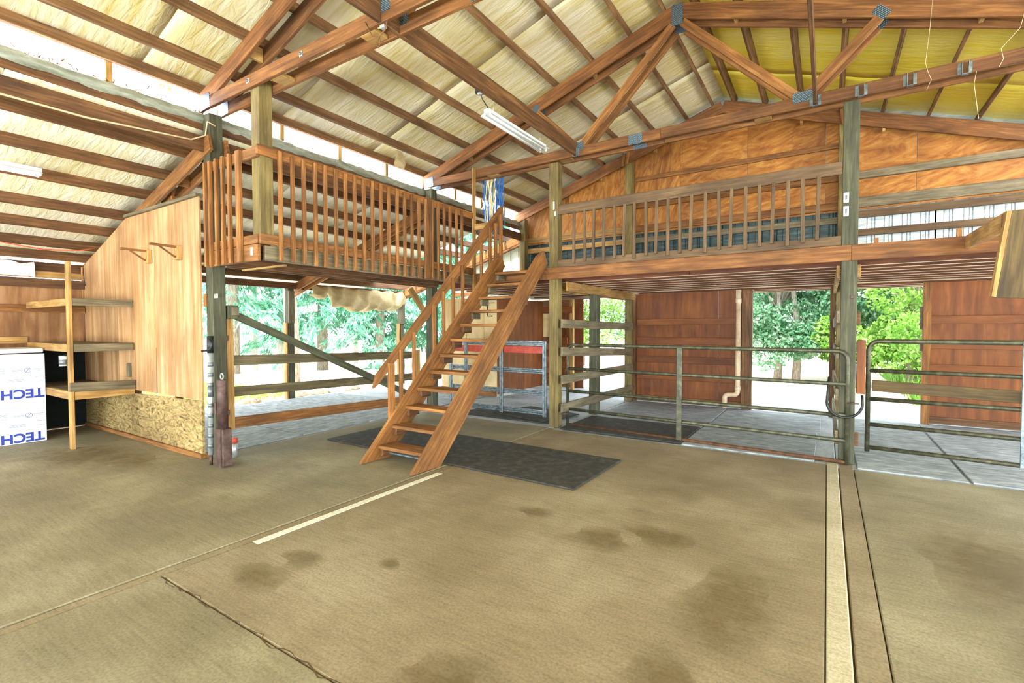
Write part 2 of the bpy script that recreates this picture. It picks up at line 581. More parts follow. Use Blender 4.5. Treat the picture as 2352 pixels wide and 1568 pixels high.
# ---- floor
fl = thing('floor', 'broom-finished tan concrete barn floor with joints and stains', 'floor', kind='structure')
def slabz(x0, x1, y0, y1, mat, z=0.0):
    return slab('concrete_slab', x0, x1, y0, y1, -0.12, z, mat, fl, bev=0.006)
slabz(-9.95, -6.24, -4.6, 2.82, 'floor')
slabz(-6.235, -3.585, -4.6, 6.60, 'floor')
slabz(-3.572, -3.492, -4.6, 6.60, 'floor_red', -0.005)
slabz(-3.478, 0.012, -4.6, 1.325, 'floor')
slabz(-3.478, 0.012, 1.332, 6.50, 'floor_red')
slabz(0.018, 0.122, -4.6, 6.60, 'strip', 0.002)
slabz(0.132, 0.262, -4.6, 6.60, 'floor_red', -0.002)
slabz(0.268, 6.5, -4.6, 6.42, 'floor')
slab('concrete_slab', -3.478, -3.40, 1.9, 3.9, -0.10, 0.002, 'white_strip', fl)
slabz(-9.95, -6.30, 2.88, 10.1, 'floor_gray', -0.01)
slabz(-6.29, -3.50, 6.61, 10.6, 'floor_gray', -0.004)
slabz(-3.49, 0.10, 6.51, 10.1, 'floor_gray', -0.004)
slabz(0.11, 6.5, 6.43, 10.1, 'floor_gray', -0.004)
slab('joint_fill', -9.95, 6.5, -4.6, 10.1, -0.14, -0.02, 'joint', fl, bev=0)
# crack across the middle bay
ck = []
x = -3.46
pts = []
while x < -1.55:
    pts.append((x, 1.325 + random.uniform(-0.022, 0.022)))
    x += random.uniform(0.025, 0.07)
vv, ff = [], []
for i, (a, b_) in enumerate(pts):
    t = random.uniform(0.0012, 0.0045)
    vv += [(a, b_ - t, 0.0012), (a, b_ + t, 0.0012)]
    if i:
        k = 2 * i
        ff.append((k - 2, k, k + 1, k - 1))
raw('crack', vv, ff, 'joint', fl)


def blotch(cx, cy, rx, ry, mat):
    n = 26
    v = [(cx, cy, 0.0009)]
    for k in range(n):
        a = 2 * math.pi * k / n
        q = 1 + 0.22 * math.sin(3 * a + cx * 7) + random.uniform(-0.12, 0.12)
        v.append((cx + rx * q * math.cos(a), cy + ry * q * math.sin(a), 0.0009))
    raw('oil_stain', v, [(0, 1 + k, 1 + (k + 1) % n) for k in range(n)], mat, fl)


def mat_stain():
    m, nt, b = newmat('soaked_stain', 0.55)
    out = nt.nodes['Material Output']
    tr = nd(nt, 'ShaderNodeBsdfTransparent')
    n = nd(nt, 'ShaderNodeTexNoise', Scale=9.0, Detail=5.0)
    nt.links.new(mapped(nt, (1, 1, 1)), n.inputs['Vector'])
    tcg = nd(nt, 'ShaderNodeTexCoord')
    gr = nd(nt, 'ShaderNodeTexGradient', gradient_type='SPHERICAL')
    mp = nd(nt, 'ShaderNodeMapping')
    mp.inputs['Location'].default_value = (-1, -1, -0.5 * 0)
    mp.inputs['Scale'].default_value = (2, 2, 0)
    nt.links.new(tcg.outputs['Generated'], mp.inputs['Vector'])
    nt.links.new(mp.outputs[0], gr.inputs['Vector'])
    ml = nd(nt, 'ShaderNodeMath', operation='MULTIPLY')
    nt.links.new(gr.outputs['Fac'], ml.inputs[0])
    nt.links.new(n.outputs['Fac'], ml.inputs[1])
    f = ramp(nt, ml.outputs[0], [(0.02, '#000000'), (0.34, '#a8a8a8')])
    b.inputs['Base Color'].default_value = rgb('#6a5834')
    mx = nd(nt, 'ShaderNodeMixShader')
    nt.links.new(f, mx.inputs[0])
    nt.links.new(tr.outputs[0], mx.inputs[1])
    nt.links.new(b.outputs[0], mx.inputs[2])
    nt.links.new(mx.outputs[0], out.inputs['Surface'])
    return m


M['stain'] = mat_stain()
for a in ((-2.93, 1.66, 0.28, 0.17), (-2.9, 1.95, 0.2, 0.13), (-1.40, 1.55, 0.25, 0.2), (-1.39, 3.27, 0.26, 0.22), (-0.45, 2.85, 0.28, 0.55), (-0.6, 2.1, 0.2, 0.2),
          (0.95, 4.3, 0.5, 0.9), (1.0, 3.0, 0.35, 0.7), (-2.4, 2.2, 0.1, 0.08), (-1.0, 3.6, 0.3, 0.2), (-7.6, 2.0, 0.9, 0.5), (-6.9, 2.3, 0.5, 0.3), (-2.0, 3.5, 0.2, 0.12)):
    blotch(*a, 'stain')

# ---- ground outside
gr_ = thing('ground', 'pale gravel yard around the open barn', 'ground', kind='structure')
slab('gravel_bed', -60, 50, -40, 60, -0.5, -0.16, 'ground', gr_, bev=0)
slab('concrete_apron', -9.95, 3.4, 10.12, 12.0, -0.14, -0.04, 'floor_gray', gr_)


def blades(name, n, x0, x1, y0, y1, hmin, hmax, mat, zb=-0.16):
    px = rng.uniform(x0, x1, n); py = rng.uniform(y0, y1, n); h = rng.uniform(hmin, hmax, n)
    an = rng.uniform(0, math.pi, n); wd = rng.uniform(0.01, 0.03, n)
    lx = rng.normal(0, 0.3, n) * h; ly = rng.normal(0, 0.3, n) * h
    v = np.zeros((n, 3, 3))
    v[:, 0] = np.c_[px - wd * np.cos(an), py - wd * np.sin(an), np.full(n, zb)]
    v[:, 1] = np.c_[px + wd * np.cos(an), py + wd * np.sin(an), np.full(n, zb)]
    v[:, 2] = np.c_[px + lx, py + ly, zb + h]
    f = np.arange(n * 3).reshape(n, 3)
    return raw(name, v.reshape(-1, 3), f.tolist(), mat)


tag(blades('grass', 9000, -20, -11.2, 4.2, 7.6, 0.04, 0.13, 'blade'), 'bright green grass growing beyond the open side of the barn', 'grass', kind='stuff')
tag(blades('undergrowth', 6000, 1.6, 6, 13.5, 22, 0.1, 0.5, 'leaf_bright'), 'low leafy growth under the trees behind the right back doorway', 'undergrowth', kind='stuff')

# soil bank along the alley edge
for i, (sx, sy, sr) in enumerate(((-10.6, 6.9, 0.35), (-10.7, 7.6, 0.3), (-10.8, 5.9, 0.25), (-10.9, 8.8, 0.22))):
    bm = bmesh.new()
    bmesh.ops.create_icosphere(bm, subdivisions=3, radius=sr)
    for v in bm.verts:
        v.co.z *= 0.38
        v.co += Vector((random.uniform(-1, 1), random.uniform(-1, 1), random.uniform(-1, 1))) * sr * 0.06
    me = bpy.data.meshes.new('soil_mound')
    bm.to_mesh(me); bm.free(); me.materials.append(M['dirtm'])
    o = bpy.data.objects.new('soil_mound', me)
    link(o, Matrix.Translation((sx, sy, -0.12)))
    tag(o, ['low brown soil mound beside the foot of the outer post', 'second low soil mound past the outer post', 'small soil mound on the near side of the outer post', 'smallest soil mound, farthest along the alley edge'][i], 'soil', 'soil mounds along the alley edge')

# ---- ceiling: main roof, two slopes of insulation and the purlins on them
PL = [-6.16, -5.77, -5.20, -4.63, -4.06, -3.48, -2.90, -2.33, -1.86]
PR = [-1.52, -1.01, -0.44, 0.12, 0.69, 1.26, 1.82, 2.40, 2.78]
PH = 0.14


def sheet(name, x0, x1, y0, y1, zf, mat, parent, pur, amp=0.012, nx=36, ny=10, sgn=1):
    xs = np.linspace(x0, x1, nx); ys = np.linspace(y0, y1, ny)
    ph = rng.uniform(0, 6, 4)
    V = []
    for yv in ys:
        for xv in xs:
            d = min(abs(xv - p) for p in pur)
            z = zf(xv) - amp * min(1, d / 0.2) * (0.85 + 0.15 * math.sin(3 * yv + ph[0] + xv)) + 0.002 * math.sin(9 * yv + ph[1] + 5 * xv)
            V.append((xv, yv, z))
    n = len(V)
    F = []
    for j in range(ny - 1):
        for i in range(nx - 1):
            a = j * nx + i
            F.append((a, a + nx, a + nx + 1, a + 1))
    # back skin for thickness
    V2 = V + [(a, b_, c + 0.05) for a, b_, c in V]
    F2 = F + [tuple(q + n for q in reversed(f)) for f in F]
    bd = [i for i in range(nx)] + [nx - 1 + nx * j for j in range(1, ny)] + [nx * (ny - 1) + i for i in range(nx - 2, -1, -1)] + [nx * j for j in range(ny - 2, 0, -1)]
    for q in range(len(bd)):
        a, b_ = bd[q], bd[(q + 1) % len(bd)]
        F2.append((a, b_, b_ + n, a + n))
    return raw(name, V2, F2, mat, parent, smooth=True)


ce = thing('ceiling', 'gabled main barn ceiling of faced insulation over timber purlins', 'ceiling', kind='structure')
nrm = lambda s: Vector((s * SL, 0, 1)).normalized()
def zs(x):
    return ztop(x) + PH * 1.05
seams = [-4.6, -2.7, -0.8, 1.1, 2.3, 3.9, 5.45, 7.0, 8.6, 10.2]
for a, b_ in zip(seams[:-1], seams[1:]):
    sheet('insulation_sheet', -6.26, XR, a + 0.004, b_ - 0.004, zs, 'insul', ce, PL)
    o = sheet('insulation_sheet', XR, 2.95, a + 0.3 - (0.3 if a < -4 else 0), b_ + (0.3 if b_ < 10 else 0) - 0.008, zs, 'insul_yellow', ce, PR)
    o['label'] = 'yellow insulation sheet on the right slope'
slab('ridge_cap', XR - 0.12, XR + 0.12, -4.6, 10.2, 5.98, 6.0, 'insul', ce)
for k, (y0, y1) in enumerate(zip(BAYS[:-1], BAYS[1:])):
    for s, PP in ((1, PL), (-1, PR)):
        for px in PP:
            n_ = Vector((-s * SL, 0, 1)).normalized()
            c = Vector((px, 0, ztop(px))) + n_ * PH * 0.5
            beam('purlin', (c.x, y0 + 0.004, c.z), (c.x, y1 - 0.004, c.z), 0.04, PH, 'purlin', ce, upv=n_)

# ---- lean-to ceiling on the left
cl = thing('ceiling_left', 'low sloping lean-to ceiling of pale insulation and dark purlins', 'ceiling', kind='structure')
PLL = [-6.56, -7.14, -7.70, -8.38, -8.95, -9.52, -9.98]
for a, b_ in zip([-4.6, -2.9, -1.2, 0.45, 1.25, 2.97, 4.4, 5.9, 7.4, 8.8][:-1], [-2.9, -1.2, 0.45, 1.25, 2.97, 4.4, 5.9, 7.4, 8.8, 10.2]):
    sheet('insulation_sheet', -10.45, -6.20, a + 0.004, b_ - 0.004, lambda x: zlean(x) + PH * 1.02, 'insul_lean', cl, PLL + [-6.2, -10.4], amp=0.018)
for y0, y1 in zip(BAYS[:-1], BAYS[1:]):
    for px in PLL:
        n_ = Vector((-0.298, 0, 1)).normalized()
        c = Vector((px, 0, zlean(px))) + n_ * PH * 0.5
        beam('purlin', (c.x, y0 + 0.004, c.z), (c.x, y1 - 0.004, c.z), 0.045, PH, 'fir_dark', cl, upv=n_)

# lean-to ceiling on the right, out of the frame but closing the building
cr = thing('ceiling_right', 'lean-to ceiling on the far right side beyond the main gable', 'ceiling', kind='structure')
sheet('insulation_sheet', 2.98, 7.0, -4.6, 10.2, lambda x: 4.0 - 0.3 * (x - 2.98), 'insul_lean', cr, [3, 4, 5, 6], amp=0.02)

# ---- clerestory on the left: translucent panels and header
for k, (y0, y1) in enumerate(zip(BAYS[:-1], BAYS[1:])):
    wn = thing('window_%d' % (k + 1), ['clerestory strip of stained translucent panel over the front bay', 'clerestory strip of stained translucent panel over the workbench bay', 'clerestory strip of stained translucent panel above the balcony',
               'clerestory strip of stained translucent panel at the back end'][k], 'window', (-6.24, y0, 4.0), kind='structure')
    nn = max(1, round((y1 - y0) / 0.95))
    for i in range(nn):
        a = y0 + (y1 - y0) * i / nn; b_ = y0 + (y1 - y0) * (i + 1) / nn
        slab('panel', -6.262, -6.256, a, b_, 3.98, 4.40, 'panel', wn, bev=0)
        if i:
            slab('batten', -6.25, -6.21, a - 0.03, a + 0.03, 3.99, 4.36, 'fir_light', wn)

wn = thing('window_5', 'clerestory strip of translucent panel under the right eave', 'window', (2.88, -4.6, 4.0), kind='structure')
for y0, y1 in zip(BAYS[:-1], BAYS[1:]):
    slab('panel', 2.874, 2.88, y0, y1, 3.98, 4.36, 'panel', wn, bev=0)

t1 = thing('trim_1', 'dark header boards under the clerestory strip wrapped in gray plastic', 'trim', kind='structure')
for y0, y1 in zip(BAYS[:-1], BAYS[1:]):
    slab('header_board', -6.235, -6.195, y0 + 0.003, y1 - 0.003, 3.87, 4.03, 'fir_dark', t1)
    # crumpled plastic flap rolled over the header
    ny = 40
    V, F = [], []
    prof = [(-6.25, 4.085), (-6.21, 4.075), (-6.17, 4.05), (-6.165, 4.0), (-6.175, 3.96), (-6.19, 3.95)]
    for j in range(ny + 1):
        yv = y0 + (y1 - y0) * j / ny
        for q, (a, b_) in enumerate(prof):
            V.append((a + random.uniform(-0.006, 0.012), yv, b_ + random.uniform(-0.014, 0.012)))
    m_ = len(prof)
    for j in range(ny):
        for q in range(m_ - 1):
            F.append((j * m_ + q, j * m_ + q + 1, (j + 1) * m_ + q + 1, (j + 1) * m_ + q))
    raw('plastic_flap', V, F, 'plastic', t1, smooth=True)
V, F = [], []
for _ in range(900):
    yv = random.uniform(-1.5, 10.0); h_ = abs(random.gauss(0, 0.035)) * (1 + 1.2 * (math.sin(yv * 9) > 0.6))
    zc = 4.06 + min(h_, 0.15) * random.random(); a = random.uniform(0, 3.14); l_ = random.uniform(0.008, 0.03); t_ = random.uniform(0.002, 0.006)
    c = Vector((-6.235 + random.uniform(0, 0.03), yv, zc)); d1 = Vector((0, math.cos(a), math.sin(a))) * l_; d2 = Vector((0.3, -math.sin(a), math.cos(a))) * t_
    k = len(V); V += [tuple(c - d1 - d2), tuple(c + d1 - d2), tuple(c + d1 + d2), tuple(c - d1 + d2)]; F.append((k, k + 1, k + 2, k + 3))
tag(raw('leaf_litter', V, F, 'fir'), 'brown twigs and leaf bits heaped along the clerestory strip', 'leaf litter', kind='stuff')
t2 = thing('trim_2', 'reddish girder boards nailed along the left post row', 'trim', kind='structure')
for y0, y1 in zip(BAYS[:-1], BAYS[1:]):
    slab('girder_board', -6.145, -6.105, y0 - 0.05, y1 - 0.08, 3.60, 3.775, 'fir_dark', t2)
# eave girder on the outer posts
t3 = thing('trim_3', 'eave girder boards along the outer edge of the left lean-to', 'trim', kind='structure')
for y0, y1 in zip(BAYS[:-1], BAYS[1:]):
    slab('girder_board', -10.10, -10.06, y0 + 0.003, y1 - 0.003, 2.42, 2.56, 'fir_dark', t3)

# ---- left outer wall of the workbench bay
wl = thing('wall_left', 'brown plywood outer wall behind the workbench shelves', 'wall', kind='structure')
for a, b_ in ((-4.6, -2.2), (-2.2, 0.2), (0.2, 1.435), (1.435, 2.82)):
    slab('plywood_sheet', -9.96, -9.945, a, b_, 0.0, 2.30, 'ply_wall', wl, grain=2)
    slab('girt', -9.945, -9.905, a, b_, 2.165, 2.29, 'fir_dark', wl)
    slab('girt', -9.945, -9.905, a, b_, 1.79, 1.90, 'fir', wl)
    slab('top_board', -9.965, -9.94, a, b_, 2.31, 2.41, 'fir_light' if a < 0.5 else 'fir_light', wl)
slab('ledge_board', -9.945, -9.90, 0.6, 2.15, 1.33, 1.43, 'fir_light', wl)
slab('black_panel', -9.945, -9.925, 1.95, 2.81, 0.02, 1.22, 'felt', wl)
# bit of pale plastic over the wall head
V, F = [], []
for j in range(17):
    yv = 1.0 + 1.25 * j / 16
    for q, (a, b_) in enumerate(((-9.93, 2.52), (-9.90, 2.46), (-9.90, 2.38), (-9.90, 2.32))):
        V.append((a + random.uniform(-0.012, 0.012), yv, b_ + random.uniform(-0.02, 0.02)))
for j in range(16):
    for q in range(3):
        F.append((j * 4 + q, j * 4 + q + 1, j * 4 + q + 5, j * 4 + q + 4))
raw('plastic_flap', V, F, 'white', wl, smooth=True)

# ---- plywood partition on the line of the first truss
wp = thing('wall_partition', 'tall tan plywood partition with sloped top beside the wood gate', 'wall', kind='structure')
Y0, Y1 = 2.828, 2.845
prism('plywood_sheet', [(-9.94, 0.69), (-8.64, 0.69), (-8.64, 2.965), (-9.94, 2.545)], 1, Y0, Y1, 'ply', wp, G)
prism('plywood_sheet', [(-8.632, 0.69), (-7.418, 0.69), (-7.418, 1.29), (-7.403, 1.29), (-7.403, 3.085), (-8.3, 3.085), (-8.632, 2.968)], 1, Y0, Y1, 'ply', wp, G)
prism('plywood_sheet', [(-7.388, 0.69), (-6.72, 0.69), (-6.72, 3.085), (-7.397, 3.085), (-7.397, 1.29), (-7.388, 1.29)], 1, Y0, Y1, 'ply', wp, G)
prism('plywood_sheet', [(-6.712, 0.69), (-6.185, 0.69), (-6.185, 3.085), (-6.712, 3.085)], 1, Y0 - 0.004, Y1, 'ply', wp, G)
slab('corner_batten', -9.975, -9.935, 2.80, 2.86, 0.0, 2.52, 'ply_wall', wp)
prism('lower_panel', [(-9.94, 0.06), (-8.19, 0.06), (-8.19, 0.64), (-9.94, 0.64)], 1, Y0 - 0.012, Y1, 'osb', wp, (1, 0, 0))
prism('lower_panel', [(-8.18, 0.06), (-6.185, 0.06), (-6.185, 0.685), (-8.18, 0.64)], 1, Y0 - 0.012, Y1, 'osb', wp, (1, 0, 0))
slab('sill_board', -9.94, -6.185, 2.79, 2.90, 0.0, 0.055, 'fir', wp)
slab('cap_board', -8.25, -6.19, 2.79, 2.88, 3.085, 3.125, 'gray_wood', wp)
for px in (-9.2, -8.2, -6.95):
    slab('stud', px, px + 0.04, 2.846, 2.93, 0.06, zlean(px) - 0.3, 'fir', wp)

# ---- back wall: plywood bays below the loft
wb = thing('wall_back', 'back barn wall of plywood below and sheet steel above', 'wall', kind='structure')
def bay(x0, x1, zt=2.24, seam=None):
    cuts = [x0] + ([seam] if seam else []) + [x1]
    for a, b_ in zip(cuts[:-1], cuts[1:]):
        slab('plywood_sheet', a + 0.003, b_ - 0.003, 10.04, 10.055, 0.02, zt, 'ply_red', wb, grain=2)
    for z0, z1 in ((1.59, 1.715), (1.20, 1.34), (0.82, 0.955), (0.48, 0.56), (0.02, 0.13)):
        slab('girt', x0 + 0.01, x1 - 0.01, 10.0, 10.04, z0, z1, 'fir_dark' if z0 < 0.2 else 'ply_red', wb, grain=0)
bay(-3.36, -1.33, seam=-1.76)
bay(1.36, 3.0, seam=2.56)
slab('jamb_post', -1.33, -1.17, 9.92, 10.06, 0.0, 2.24, 'fir_dark', wb)
slab('jamb_post', -1.168, -1.155, 9.93, 10.05, 0.0, 2.24, 'gray_wood', wb)
slab('jamb_post', 1.27, 1.37, 9.95, 10.06, 0.0, 2.24, 'fir', wb)
slab('jamb_post', -3.53, -3.36, 9.92, 10.06, 0.0, 2.24, 'fir_dark', wb)
slab('jamb_post', 0.04, 0.12, 9.95, 10.06, 0.0, 2.24, 'fir_dark', wb)
slab('hinge_strip', 1.235, 1.265, 9.97, 10.0, 1.50, 1.86, 'iron', wb)
slab('hinge_strip', 1.235, 1.265, 9.97, 10.0, 1.16, 1.32, 'iron', wb)
# gable above the loft
def gz(x):
    return ztop(x) - 0.05
xs_ = [-6.15, -4.95, -3.74, -2.5, -1.28, -0.06, 1.16, 2.38, 3.0]
for a, b_ in zip(xs_[:-1], xs_[1:]):
    top = [(b_ - 0.003, gz(b_)), (a + 0.003, gz(a))]
    if a < XR < b_:
        top = [(b_ - 0.003, gz(b_)), (XR, gz(XR)), (a + 0.003, gz(a))]
    prism('plywood_sheet', [(a + 0.003, 3.50), (b_ - 0.003, 3.50)] + top, 1, 10.045, 10.06, 'ply_gable', wb, (0.3, 0, 1) if a < -3 else (1, 0, 0.25))
def girt(z0, z1, x0, x1, mat, y0=10.0):
    slab('girt', x0, x1, y0, 10.045, z0, z1, mat, wb)
girt(4.57, 4.66, -3.4, 0.32, 'fir')
girt(4.01, 4.11, -3.4, 0.32, 'fir')
girt(4.0, 4.12, 0.4, 3.0, 'gray_wood', 9.97)
girt(3.53, 3.66, -6.1, -3.45, 'fir_light'); girt(3.53, 3.66, -3.4, 0.32, 'fir'); girt(3.53, 3.70, 0.4, 3.0, 'gray_wood')
girt(3.30, 3.41, -6.1, -3.45, 'fir_light'); girt(3.30, 3.41, -3.4, 0.32, 'gray_wood'); girt(3.36, 3.48, 0.4, 3.0, 'dust_wood')
girt(3.06, 3.17, 0.4, 3.0, 'dust_wood'); girt(2.86, 2.98, -6.1, -3.45, 'gray_wood'); girt(2.80, 2.95, -3.4, 0.32, 'fir_dark')


def corrugated(name, x0, x1, y, z0, z1, mat, parent, pitch=0.23, d=0.022, z1b=None):
    prof = []
    xx = x0
    while xx < x1 - 0.01:
        for dx, dy in ((0, 0), (0.10, 0), (0.115, 0.006), (0.13, 0), (0.165, 0), (0.18, -d), (0.205, -d), (0.22, 0)):
            if xx + dx < x1:
                prof.append((xx + dx, y - dy))
        xx += pitch
    prof.append((x1, y))
    V = [(a, b_, z0) for a, b_ in prof] + [(a, b_, z1 if z1b is None else z1 + (z1b - z1) * (a - x0) / (x1 - x0)) for a, b_ in prof]
    n = len(prof)
    F = [(i, i + 1, n + i + 1, n + i) for i in range(n - 1)]
    return raw(name, V, F, mat, parent, (0, 0, 1))


for a, b_ in ((-6.1, -5.0), (-5.0, -3.9), (-3.9, -2.8), (-2.8, -1.7), (-1.7, -0.8), (-0.8, 0.2), (0.2, 1.4), (1.4, 2.7), (2.7, 3.2)):
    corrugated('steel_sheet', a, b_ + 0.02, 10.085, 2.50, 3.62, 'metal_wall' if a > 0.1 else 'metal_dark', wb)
for a, b_ in ((-8.3, -7.2), (-7.2, -6.15)):
    corrugated('steel_sheet', a, b_ + 0.02, 10.085, 2.36, zlean(a), 'metal_pale', wb, z1b=zlean(b_))
slab('plate_board', -8.3, -6.1, 10.0, 10.045, 2.36, 2.46, 'fir', wb)

for a, b_ in ((-6.15, -1.69), (-1.69, 3.0)):
    prism('outer_sheet', [(a, 3.50), (b_, 3.50), (b_, zs(b_) + 0.03), (a, zs(a) + 0.03)], 1, 10.066, 10.072, 'metal_wall', wb, G)
for a, b_ in ((-3.45, -1.17), (1.30, 3.0)):
    slab('outer_sheet', a, b_, 10.07, 10.076, 0.0, 2.24, 'metal_wall', wb, grain=2, bev=0)

# front wall with the wide open door behind the camera
wf = thing('wall_front', 'unseen plywood front wall with a wide open doorway', 'wall', kind='structure')
for a, b_ in ((-6.19, -4.3),):
    slab('plywood_sheet', a, b_, -4.66, -4.64, 0.0, 4.0, 'ply', wf, grain=2)
for a, b_ in ((-6.19, -4.3), (-4.29, -1.7), (-1.69, 0.9), (0.91, 2.9)):
    z0 = 4.01 if a < -4.3 else 3.2
    prism('plywood_sheet', [(a, z0), (b_, z0), (b_, ztop(b_)), (a, ztop(a))], 1, -4.66, -4.64, 'ply', wf, G)

# ================================================================== POSTS
def post(x0, y0, z0, z1, mat, label, s=0.15, group=None):
    o = slab('wooden_post', x0, x0 + s, y0, y0 + s, z0, z1, mat, None, grain=2, bev=0.006)
    tag(o, label, 'post', group)
    return o


L1 = post(-6.18, 2.885, 0, 4.04, 'post_green', 'tall post at the right edge of the plywood partition')
slab('cleat_block', -6.185, -6.14, 2.855, 2.884, 1.80, 1.95, 'fir', L1)
beam('metal_tag', (-5.985, 2.882, 2.04), (-5.905, 2.882, 2.04), 0.003, 0.05, 'tape', L1, upv=(0.4, 0, 1)).location.x -= 0.12
post(-6.155, 6.625, 0, 4.05, 'post_green', 'dark post at the far end of the wood gate under the second truss')
post(-6.155, 9.84, 2.21, 4.10, 'post', 'corner post at the back end of the left post row')
BP = post(-5.155, 2.885, 2.44, 4.18, 'post', 'pale post rising from the balcony corner to the near truss')
P1 = post(-3.605, 6.625, 0, 4.05, 'post', 'mossy brown post between the metal panel gate and the left tube gate')
slab('outlet_plate', -3.53, -3.505, 6.612, 6.624, 3.34, 3.46, 'white', P1)
slab('outlet_plate', -3.505, -3.475, 6.612, 6.624, 3.24, 3.31, 'white', P1)
P2 = post(0.125, 6.625, 0, 4.05, 'post_green', 'weathered post between the two tube gates')
for z in (2.93, 2.78):
    slab('outlet_box', 0.135, 0.185, 6.606, 6.624, z, z + 0.11, 'white', P2)
    slab('outlet_slot', 0.150, 0.170, 6.602, 6.606, z + 0.03, z + 0.08, 'tape_dark', P2)
for z in (1.57, 0.20):
    slab('block', 0.085, 0.315, 6.70, 6.74, z, z + 0.15, 'fir_dark', P2)
slab('bolt_plate', 0.215, 0.25, 6.610, 6.624, 1.86, 1.90, 'iron', P2)
post(-3.56, 8.03, 0, 2.25, 'post_green', 'middle post of the plank stall divider')
post(-3.56, 9.845, 0, 4.95, 'post', 'gable wall post rising behind the left part of the loft railing')
post(0.125, 9.845, 0, 4.95, 'post', 'gable wall post showing just left of the weathered gate post')
for y, lab in ((6.31, 'outer lean-to post standing outside the wood gate'), (9.66, 'outer lean-to post at the far end of the canvas roll')):
    o = post(-10.06, y, -0.1, 2.42, 'post_green', lab, s=0.14)
    slab('scab_board', -9.915, -9.88, y - 0.01, y + 0.13, 1.65, 2.36, 'gray_wood', o)
    slab('scab_board', -10.05, -9.93, y - 0.045, y - 0.005, -0.05, 1.66, 'fir_light', o)

# ================================================================== TRUSSES
def plate(x, z, y, w_, h_, parent, ang=0):
    a = math.radians(ang)
    p0 = Vector((x, y, z)) - Vector((math.cos(a), 0, math.sin(a))) * w_ / 2
    p1 = Vector((x, y, z)) + Vector((math.cos(a), 0, math.sin(a))) * w_ / 2
    beam('nail_plate', p0, p1, 0.004, h_, 'plate', parent, upv=(-math.sin(a), 0, math.cos(a)), bev=0)


def truss(y0, label):
    t = thing('roof_truss', label, 'truss', (XR, y0 + 0.12, 4.06))
    th = math.atan(SL)
    D = 0.19
    for k, y in enumerate((y0 + 0.02, y0 + 0.225)):
        beam('bottom_chord', (-6.16, y, 4.128), (-1.9, y, 4.128), 0.04, 0.135, 'truss', t)
        beam('bottom_chord', (-1.898, y, 4.128), (2.78, y, 4.128), 0.04, 0.135, 'truss', t)
        for s in (-1, 1):
            n_ = Vector((s * SL, 0, 1)).normalized()
            a = Vector((XR + s * 4.55, y, ztop(XR + s * 4.55))) - n_ * D / 2
            b_ = Vector((XR + s * 0.0, y, ztop(XR))) - n_ * D / 2
            b_ = b_ + (a - b_).normalized() * 0.035
            beam('top_chord', a, b_, 0.04, D, 'truss', t, upv=n_)
            # webs
            beam('web', (XR + s * 0.06, y, 5.50), (XR + s * 1.36, y, 4.21), 0.038, 0.10, 'fir', t)
            beam('web', (XR + s * 2.12, y, 4.86), (XR + s * 1.47, y, 4.21), 0.038, 0.10, 'fir', t)
    for k, y in enumerate((y0 - 0.002, y0 + 0.203)):
        plate(XR, 5.60, y, 0.14, 0.26, t)
        for s in (-1, 1):
            plate(XR + s * 1.42, 4.19, y, 0.20, 0.12, t)
            plate(XR + s * 2.13, 4.90, y, 0.15, 0.10, t, -45 * s)
            plate(XR + s * 4.34, 4.14, y, 0.22, 0.17, t, -4 * s)
        plate(-2.24, 4.12, y, 0.19, 0.13, t)
    for x in (-5.2, -4.06, -2.9, -1.01, 0.12, 1.26):
        slab('block', x - 0.02, x + 0.02, y0 + 0.042, y0 + 0.203, ztop(x) - 0.16, ztop(x) - 0.01, 'fir_light', t)
    for x in (-4.6, -3.25, -0.6):
        slab('block', x - 0.18, x, y0 + 0.042, y0 + 0.203, 4.062, 4.10, 'fir_light', t)
    return t


T1 = truss(2.843, 'near double roof truss crossing the upper left with its heel over the partition post')
for x in (-5.12, -4.2):
    tube('bolt', [(x, 2.825, 4.13), (x, 2.842, 4.13)], 0.014, 'tape_dark', T1, n=6)
    slab('washer', x - 0.025, x + 0.025, 2.836, 2.842, 4.105, 4.155, 'tape', T1)
T2 = truss(6.58, 'far double roof truss over the loft front with its peak in view')


def hanger(x, y, parent):
    bm = bmesh.new()
    for q in ((x - 0.028, x - 0.022, y - 0.045, y, 4.045, 4.17), (x + 0.022, x + 0.028, y - 0.045, y, 4.045, 4.17), (x - 0.028, x + 0.028, y - 0.045, y, 4.042, 4.048),
              (x - 0.055, x - 0.028, y - 0.004, y, 4.06, 4.17), (x + 0.028, x + 0.055, y - 0.004, y, 4.06, 4.17)):
        r = bmesh.ops.create_cube(bm, size=1)
        for v in r['verts']:
            v.co = Vector(((q[0] + q[1]) / 2 + v.co.x * (q[1] - q[0]), (q[2] + q[3]) / 2 + v.co.y * (q[3] - q[2]), (q[4] + q[5]) / 2 + v.co.z * (q[5] - q[4])))
    bm.verts.index_update()
    V = [tuple(v.co) for v in bm.verts]
    F = [tuple(v.index for v in f.verts) for f in bm.faces]
    bm.free()
    raw('joist_hanger', V, F, 'galv', parent)


for x in (-0.147, 0.277, 0.69, 1.115):
    hanger(x, 6.577, T2)

